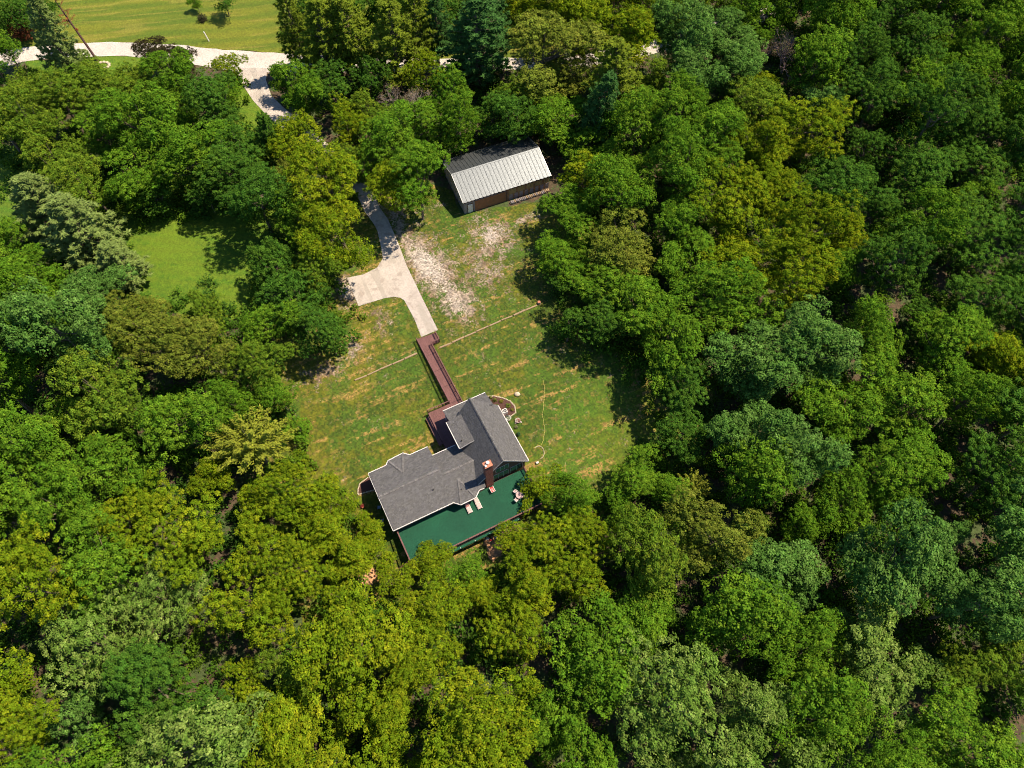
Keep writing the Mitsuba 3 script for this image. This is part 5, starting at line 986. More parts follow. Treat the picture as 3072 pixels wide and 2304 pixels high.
(47.76, 145.38, 5.93, 11.56, 'B', 'b', 'bluish-green broadleaf tree in the right forest, top edge, second from left'),
(85.36, 148.8, 6.41, 19.21, 'B', 'd', 'dark green broadleaf tree in the far right forest, top edge, fifth from left'),
(-40.2, 156.62, 6.51, 12.92, 'B', 'd', 'dark green broadleaf tree right of the mown meadow, right one of two'),
(-93.65, 86.16, 5.28, 10.12, 'B', 'g', 'mid-green broadleaf tree in the far left forest, upper part, left one of two'),
(-65.18, 35.91, 5.77, 17.29, 'B', 'g', 'mid-green broadleaf tree in the far left forest, lower middle, fourth from left'),
(70.82, 136.28, 5.73, 17.29, 'B', 'd', 'dark green broadleaf tree in the right forest, top edge'),
(64.32, 120.6, 5.45, 11.27, 'B', 'b', 'bluish-green broadleaf tree in the right forest, top edge, rightmost'),
(68.61, 0.41, 6.24, 12.11, 'B', 'g', 'mid-green broadleaf tree in the far right forest, bottom edge, rightmost'),
(-81.64, 112.7, 5.31, 11.01, 'B', 'g', 'mid-green broadleaf tree in the far left forest, upper part, right one of two'),
(-47.18, 22.28, 5.58, 12.8, 'B', 's', 'pale silvery green broadleaf tree in the left forest, lower part'),
(94.67, 164.13, 5.43, 14.1, 'B', 'g', 'mid-green broadleaf tree in the far right forest, top edge, leftmost'),
(91.83, 114.3, 6.28, 15.18, 'B', 'd', 'dark green broadleaf tree in the far right forest, top edge, eighth from left'),
(11.09, 154.1, 6.45, 18.92, 'B', 'y', 'yellow-green broadleaf tree in the centre right forest, top edge, third from left'),
(67.8, 160.44, 5.66, 14.18, 'B', 'g', 'mid-green broadleaf tree in the right forest, top edge, seventh from left'),
(-64.15, 4.66, 6.05, 16.28, 'B', 'y', 'yellow-green broadleaf tree in the far left forest, bottom edge, right one of two'),
(-36.97, 30.51, 5.58, 11.31, 'B', 'y', 'yellow-green broadleaf tree in the left forest, lower part, third from left'),
(-55.85, 26.45, 6.51, 16.62, 'B', 'g', 'mid-green broadleaf tree in the far left forest, lower part'),
(91.18, 61.13, 5.39, 11.11, 'B', 'd', 'dark green broadleaf tree in the far right forest, upper middle, sixth from left'),
(50.81, 36.58, 5.22, 14.19, 'B', 'g', 'mid-green broadleaf tree in the right forest, lower middle, rightmost'),
(102.45, 170.26, 5.62, 11.88, 'B', 'g', 'mid-green broadleaf tree in the far right forest, top edge, third from left'),
(31.02, 81.64, 6.04, 12.52, 'B', 'g', 'mid-green broadleaf tree in the right forest, upper middle, leftmost'),
(41.09, 16.49, 5.4, 14.86, 'B', 'g', 'mid-green broadleaf tree in the right forest, bottom edge, left one of two'),
(108.66, 151.05, 5.98, 18.45, 'B', 'g', 'mid-green broadleaf tree in the far right forest, top edge, ninth from left'),
(-87.1, 131.42, 5.3, 10.89, 'B', 'o', 'olive-green broadleaf tree below the white gravel road, sixth from left'),
(83.08, 63.32, 6.43, 12.66, 'B', 'y', 'yellow-green broadleaf tree in the far right forest, upper middle'),
(-81.18, 123.12, 6.34, 14.53, 'B', 'o', 'olive-green broadleaf tree below the white gravel road, rightmost'),
(37.74, 154.79, 5.44, 10.5, 'B', 'o', 'olive-green broadleaf tree in the centre right forest, top edge, right one of two'),
(0.37, 18.78, 5.37, 11.89, 'B', 'y', 'yellow-green broadleaf tree in the centre right forest, lower part, leftmost'),
(84.19, 40.09, 5.3, 11.67, 'B', 'b', 'bluish-green broadleaf tree in the far right forest, lower middle'),
(-46.91, 94.89, 6.43, 19.57, 'B', 'd', 'dark green broadleaf tree above the side lawn, rightmost'),
(78.82, 22.7, 5.67, 11.2, 'B', 'o', 'olive-green broadleaf tree in the far right forest, lower part'),
(-68.39, 121.3, 5.2, 10.5, 'B', 'g', 'mid-green broadleaf tree below the white gravel road, second from left'),
(47.69, 0.31, 5.34, 16.66, 'B', 'g', 'mid-green broadleaf tree in the far right forest, bottom edge, leftmost'),
(24.58, 168.33, 5.73, 13.54, 'B', 'd', 'dark green broadleaf tree in the centre right forest, top edge'),
(29.31, 32.09, 6.36, 19.33, 'B', 't', 'tan and olive broadleaf tree in the right forest, lower part'),
(-75.58, 25.29, 5.43, 15.85, 'B', 'y', 'yellow-green broadleaf tree in the far left forest, lower part, leftmost'),
(-104.21, 125.15, 5.29, 10.79, 'B', 'o', 'olive-green broadleaf tree below the white gravel road, second from left'),
(30.05, 90.43, 5.41, 13.31, 'B', 'g', 'mid-green broadleaf tree in the centre right forest, upper part, rightmost'),
(-79.69, 99.7, 6.0, 15.37, 'B', 'o', 'olive-green broadleaf tree in the far left forest, upper part, right one of two'),
(87.34, 170.78, 5.43, 11.28, 'B', 'd', 'dark green broadleaf tree in the far right forest, top edge, second from left'),
(74.64, 169.83, 5.33, 10.41, 'B', 'g', 'mid-green broadleaf tree in the right forest, top edge, ninth from left'),
(67.81, 93.13, 5.52, 14.36, 'B', 'd', 'dark green broadleaf tree in the far right forest, upper part, second from left'),
(18.76, 21.01, 5.59, 11.1, 'B', 'g', 'mid-green broadleaf tree in the centre right forest, lower part'),
(92.84, 130.11, 5.97, 15.49, 'B', 'g', 'mid-green broadleaf tree in the far right forest, top edge, sixth from left'),
(118.76, 138.06, 5.62, 12.45, 'B', 'g', 'mid-green broadleaf tree in the far right forest, top edge, rightmost'),
(33.98, 118.28, 6.08, 15.44, 'B', 'g', 'mid-green broadleaf tree in the centre right forest, top edge, rightmost'),
(110.76, 117.52, 5.35, 12.61, 'B', 'd', 'dark green broadleaf tree in the far right forest, top edge, rightmost'),
(-89.05, 66.15, 5.24, 11.52, 'B', 'b', 'bluish-green broadleaf tree in the far left forest, upper middle, left one of two'),
(103.16, 96.22, 5.68, 14.21, 'B', 'y', 'yellow-green broadleaf tree in the far right forest, upper part'),
(51.52, 138.14, 5.2, 9.97, 'B', 'b', 'bluish-green broadleaf tree in the right forest, top edge, fourth from left'),
(22.08, 104.97, 5.53, 10.59, 'B', 'g', 'mid-green broadleaf tree in the centre right forest, upper part, second from left'),
(30.71, 8.65, 5.25, 15.01, 'B', 's', 'pale silvery green broadleaf tree in the right forest, bottom edge, second from left'),
(35.74, 49.75, 5.71, 13.67, 'B', 'b', 'bluish-green broadleaf tree in the right forest, lower middle, left one of two'),
(101.13, 87.14, 5.57, 11.09, 'B', 'd', 'dark green broadleaf tree in the far right forest, upper part, rightmost'),
(-17.77, 115.57, 5.51, 12.42, 'B', 'g', 'mid-green broadleaf tree above the metal-roofed shed, left one of two'),
(77.16, 142.99, 5.27, 15.67, 'B', 'd', 'dark green broadleaf tree in the far right forest, top edge, leftmost'),
(-82.32, 41.07, 5.66, 11.3, 'B', 'g', 'mid-green broadleaf tree in the far left forest, lower middle, leftmost'),
(66.47, 170.06, 5.79, 10.88, 'B', 'g', 'mid-green broadleaf tree in the right forest, top edge, sixth from left'),
(126.53, 167.73, 6.06, 11.46, 'B', 'g', 'mid-green broadleaf tree in the far right forest, top edge, sixteenth from left'),
(73.1, 54.24, 5.28, 15.88, 'B', 'g', 'mid-green broadleaf tree in the far right forest, lower middle, rightmost'),
(10.35, 25.99, 4.96, 12.13, 'B', 'y', 'yellow-green broadleaf tree in the centre right forest, lower part, third from left'),
(61.17, 13.63, 4.4, 10.73, 'B', 'o', 'olive-green broadleaf tree in the far right forest, bottom edge, left one of two'),
(-115.01, 164.43, 4.74, 9.46, 'B', 'o', 'olive-green broadleaf tree in the far left forest, top edge'),
(53.95, 129.81, 4.38, 8.77, 'B', 'y', 'yellow-green broadleaf tree in the right forest, top edge, second from left'),
(-15.4, 9.19, 4.88, 13.44, 'B', 'y', 'yellow-green broadleaf tree in the centre left forest, bottom edge, third from left'),
(69.58, 109.79, 5.18, 11.61, 'B', 'd', 'dark green broadleaf tree in the far right forest, upper part, leftmost'),
(51.02, 172.5, 4.72, 9.87, 'B', 'g', 'mid-green broadleaf tree in the right forest, top edge, second from left'),
(4.75, 6.97, 4.33, 10.91, 'B', 'g', 'mid-green broadleaf tree in the centre right forest, bottom edge, leftmost'),
(-12.59, 154.58, 4.64, 10.74, 'B', 'd', 'dark green broadleaf tree in the centre left forest, top edge, rightmost'),
(25.25, 0.76, 4.66, 13.35, 'B', 's', 'pale silvery green broadleaf tree in the right forest, bottom edge, leftmost'),
(85.55, 96.95, 4.49, 11.43, 'B', 'g', 'mid-green broadleaf tree in the far right forest, upper part, right one of two'),
(3.47, 155.42, 4.32, 9.05, 'B', 'y', 'yellow-green broadleaf tree in the centre right forest, top edge, leftmost'),
(124.53, 160.63, 4.35, 12.51, 'B', 'g', 'mid-green broadleaf tree in the far right forest, top edge, seventeenth from left'),
(61.04, 88.16, 4.65, 13.77, 'B', 'y', 'yellow-green broadleaf tree in the right forest, upper part, rightmost'),
(43.02, 170.46, 4.56, 9.93, 'B', 'g', 'mid-green broadleaf tree in the right forest, top edge, leftmost'),
(28.19, 128.77, 4.59, 13.14, 'B', 'o', 'olive-green broadleaf tree in the centre right forest, top edge, left one of two'),
(-56.91, 34.36, 4.87, 11.94, 'B', 'y', 'yellow-green broadleaf tree in the far left forest, lower part, rightmost'),
(-64.17, 71.52, 4.48, 10.13, 'B', 't', 'tan and olive broadleaf tree below the side lawn, leftmost'),
(-29.8, 128.46, 4.4, 13.03, 'B', 'd', 'dark green broadleaf tree in the centre left forest, top edge, leftmost'),
(62.28, 155.21, 5.07, 15.26, 'B', 'g', 'mid-green broadleaf tree in the right forest, top edge, fifth from left'),
(107.18, 103.37, 4.37, 8.95, 'B', 'o', 'olive-green broadleaf tree in the far right forest, upper part'),
(78.39, 130.92, 5.05, 13.04, 'B', 'd', 'dark green broadleaf tree in the far right forest, top edge, fourth from left'),
(-29.72, 13.98, 4.22, 10.3, 'B', 'o', 'olive-green broadleaf tree in the left forest, bottom edge'),
(-28.03, -1.92, 4.83, 12.52, 'B', 'y', 'yellow-green broadleaf tree in the left forest, bottom edge, rightmost'),
(-30.59, 27.08, 4.65, 13.51, 'B', 'y', 'yellow-green broadleaf tree in the left forest, lower part, rightmost'),
(-12.76, 15.37, 4.71, 11.63, 'B', 'y', 'yellow-green broadleaf tree in the centre left forest, bottom edge, fourth from left'),
(72.34, 72.92, 4.65, 9.52, 'B', 'd', 'dark green broadleaf tree in the far right forest, upper middle, second from left'),
(36.93, 173.1, 4.45, 8.92, 'B', 'y', 'yellow-green broadleaf tree in the centre right forest, top edge, rightmost'),
(-17.64, 130.83, 4.74, 12.61, 'B', 'y', 'yellow-green broadleaf tree in the centre left forest, top edge, third from left'),
(-19.5, 154.48, 4.54, 12.33, 'B', 'y', 'yellow-green broadleaf tree in the centre left forest, top edge, second from left'),
(63.41, 31.68, 4.23, 12.28, 'B', 'b', 'bluish-green broadleaf tree in the far right forest, lower part, second from left'),
(13.22, 171.65, 4.49, 9.49, 'B', 'y', 'yellow-green broadleaf tree in the centre right forest, top edge, fourth from left'),
(102.39, 159.72, 4.29, 8.56, 'B', 'g', 'mid-green broadleaf tree in the far right forest, top edge, fifth from left'),
(-43.98, 53.02, 4.2, 12.99, 'B', 'g', 'mid-green broadleaf tree left of the front lawn, left one of two'),
(58.13, 81.23, 4.25, 11.05, 'B', 'g', 'mid-green broadleaf tree in the right forest, upper middle, rightmost'),
(-34.68, 79.03, 4.52, 13.25, 'B', 'o', 'olive-green broadleaf tree left of the concrete driveway'),
(98.36, 73.68, 4.77, 8.95, 'B', 'g', 'mid-green broadleaf tree in the far right forest, upper middle, rightmost'),
(122.11, 144.77, 3.68, 8, 'B', 'g', 'mid-green broadleaf tree in the far right forest, top edge, eighteenth from left'),
(96.13, 145.41, 3.3, 8, 'U', 'g', 'mid-green small young tree in the far right forest, top edge, leftmost'),
(99.79, 80.03, 3.54, 8.83, 'B', 'd', 'dark green broadleaf tree in the far right forest, upper middle, rightmost'),
(-79.59, 131.42, 3.29, 10.18, 'U', 'o', 'olive-green small young tree left of the white gravel road'),
(-97.85, 130.7, 4.09, 8, 'B', 'o', 'olive-green broadleaf tree below the white gravel road, fourth from left'),
(30.83, 155.7, 3.24, 9.2, 'U', 'y', 'yellow-green small young tree in the centre right forest, top edge, rightmost'),
(-57.64, 8.84, 3.35, 10.27, 'U', 'b', 'bluish-green small young tree in the far left forest, bottom edge'),
(58.35, 148.25, 3.6, 8, 'B', 'g', 'mid-green broadleaf tree in the right forest, top edge, fourth from left'),
(43.48, 35.18, 3.43, 10.42, 'B', 'g', 'mid-green broadleaf tree in the right forest, lower part, right one of two'),
(-46.56, 41.38, 3.42, 9.91, 'B', 'y', 'yellow-green broadleaf tree in the left forest, lower middle, left one of two'),
(-36.28, 12.23, 3.51, 8, 'B', 'y', 'yellow-green broadleaf tree in the left forest, bottom edge, leftmost'),
(-11.92, 1.53, 3.33, 8.69, 'U', 'y', 'yellow-green small young tree in the centre left forest, bottom edge, right one of two'),
(-38.83, 37.95, 3.63, 8, 'B', 'y', 'yellow-green broadleaf tree in the left forest, lower middle, right one of two'),
(112.37, 171.76, 3.9, 10.7, 'B', 'd', 'dark green broadleaf tree in the far right forest, top edge, ninth from left'),
(-21.58, 7.81, 3.27, 8, 'U', 'y', 'yellow-green small young tree in the centre left forest, bottom edge, left one of two'),
(116.48, 129.73, 4.19, 10.03, 'B', 'y', 'yellow-green broadleaf tree in the far right forest, top edge'),
(52.31, 102.88, 3.41, 8.63, 'B', 'y', 'yellow-green broadleaf tree in the right forest, upper part, fourth from left'),
(-60.5, 129.75, 3.91, 8, 'B', 'g', 'mid-green broadleaf tree below the white gravel road, rightmost'),
(58.49, 172.4, 3.45, 10.19, 'B', 'o', 'olive-green broadleaf tree in the right forest, top edge, leftmost'),
(95.04, 173.39, 3.37, 9.32, 'U', 'y', 'yellow-green small young tree in the far right forest, top edge'),
(110.26, 109.57, 3.28, 8, 'U', 'o', 'olive-green small young tree in the far right forest, upper part'),
(-71.06, 52.69, 3.23, 8, 'U', 'g', 'mid-green small young tree in the far left forest, lower middle'),
(93.73, 122.53, 3.34, 8.7, 'U', 'd', 'dark green small young tree in the far right forest, top edge'),
(120.88, 174.28, 3.52, 8, 'B', 'g', 'mid-green broadleaf tree in the far right forest, top edge, tenth from left'),
(116.51, 144.58, 2.27, 8, 'U', 'g', 'mid-green small young tree in the far right forest, top edge, third from left'),
(16.84, 37.02, 2.41, 8, 'U', 'g', 'mid-green small young tree below the front lawn'),
(71.98, 23.01, 2.24, 8, 'U', 'o', 'olive-green small young tree in the far right forest, lower part'),
(68.64, 103.56, 2.29, 8, 'U', 'd', 'dark green small young tree in the far right forest, upper part'),
(20.13, 174.72, 2.24, 8, 'U', 'y', 'yellow-green small young tree in the centre right forest, top edge, leftmost'),
(-86.27, 83.43, 2.46, 8, 'U', 'g', 'mid-green small young tree in the far left forest, upper middle'),
(130.26, 174.81, 2.54, 8, 'U', 'g', 'mid-green small young tree in the far right forest, top edge, fourth from left'),
(44.6, 101.42, 2.69, 8, 'U', 'y', 'yellow-green small young tree in the right forest, upper part'),
(-25.19, 24.47, 2.36, 8, 'U', 'y', 'yellow-green small young tree in the left forest, lower part'),
(126.35, 154.5, 2.43, 8, 'U', 'g', 'mid-green small young tree in the far right forest, top edge, rightmost'),
(-48.79, 156.51, 2.87, 8, 'U', 'd', 'dark green small young tree right of the mown meadow'),
(83.8, 32.83, 2.82, 8.38, 'U', 'b', 'bluish-green small young tree in the far right forest, lower part'),
(100.5, 129.52, 2.27, 8, 'U', 'g', 'mid-green small young tree in the far right forest, top edge, second from left'),
(9.97, 70.35, 2.53, 8, 'U', 'd', 'dark green small young tree below the front lawn'),
(30.02, 174.72, 2.91, 8, 'U', 'y', 'yellow-green small young tree in the centre right forest, top edge, second from left'),
(-112.24, 136.08, 2.24, 8, 'U', 'd', 'dark green small young tree left of the white gravel road'),
(24.66, 15.89, 2.34, 8, 'U', 'd', 'dark green small young tree in the right forest, bottom edge'),
(-104.56, 132.42, 2.84, 8, 'U', 'o', 'olive-green small young tree below the white gravel road')]
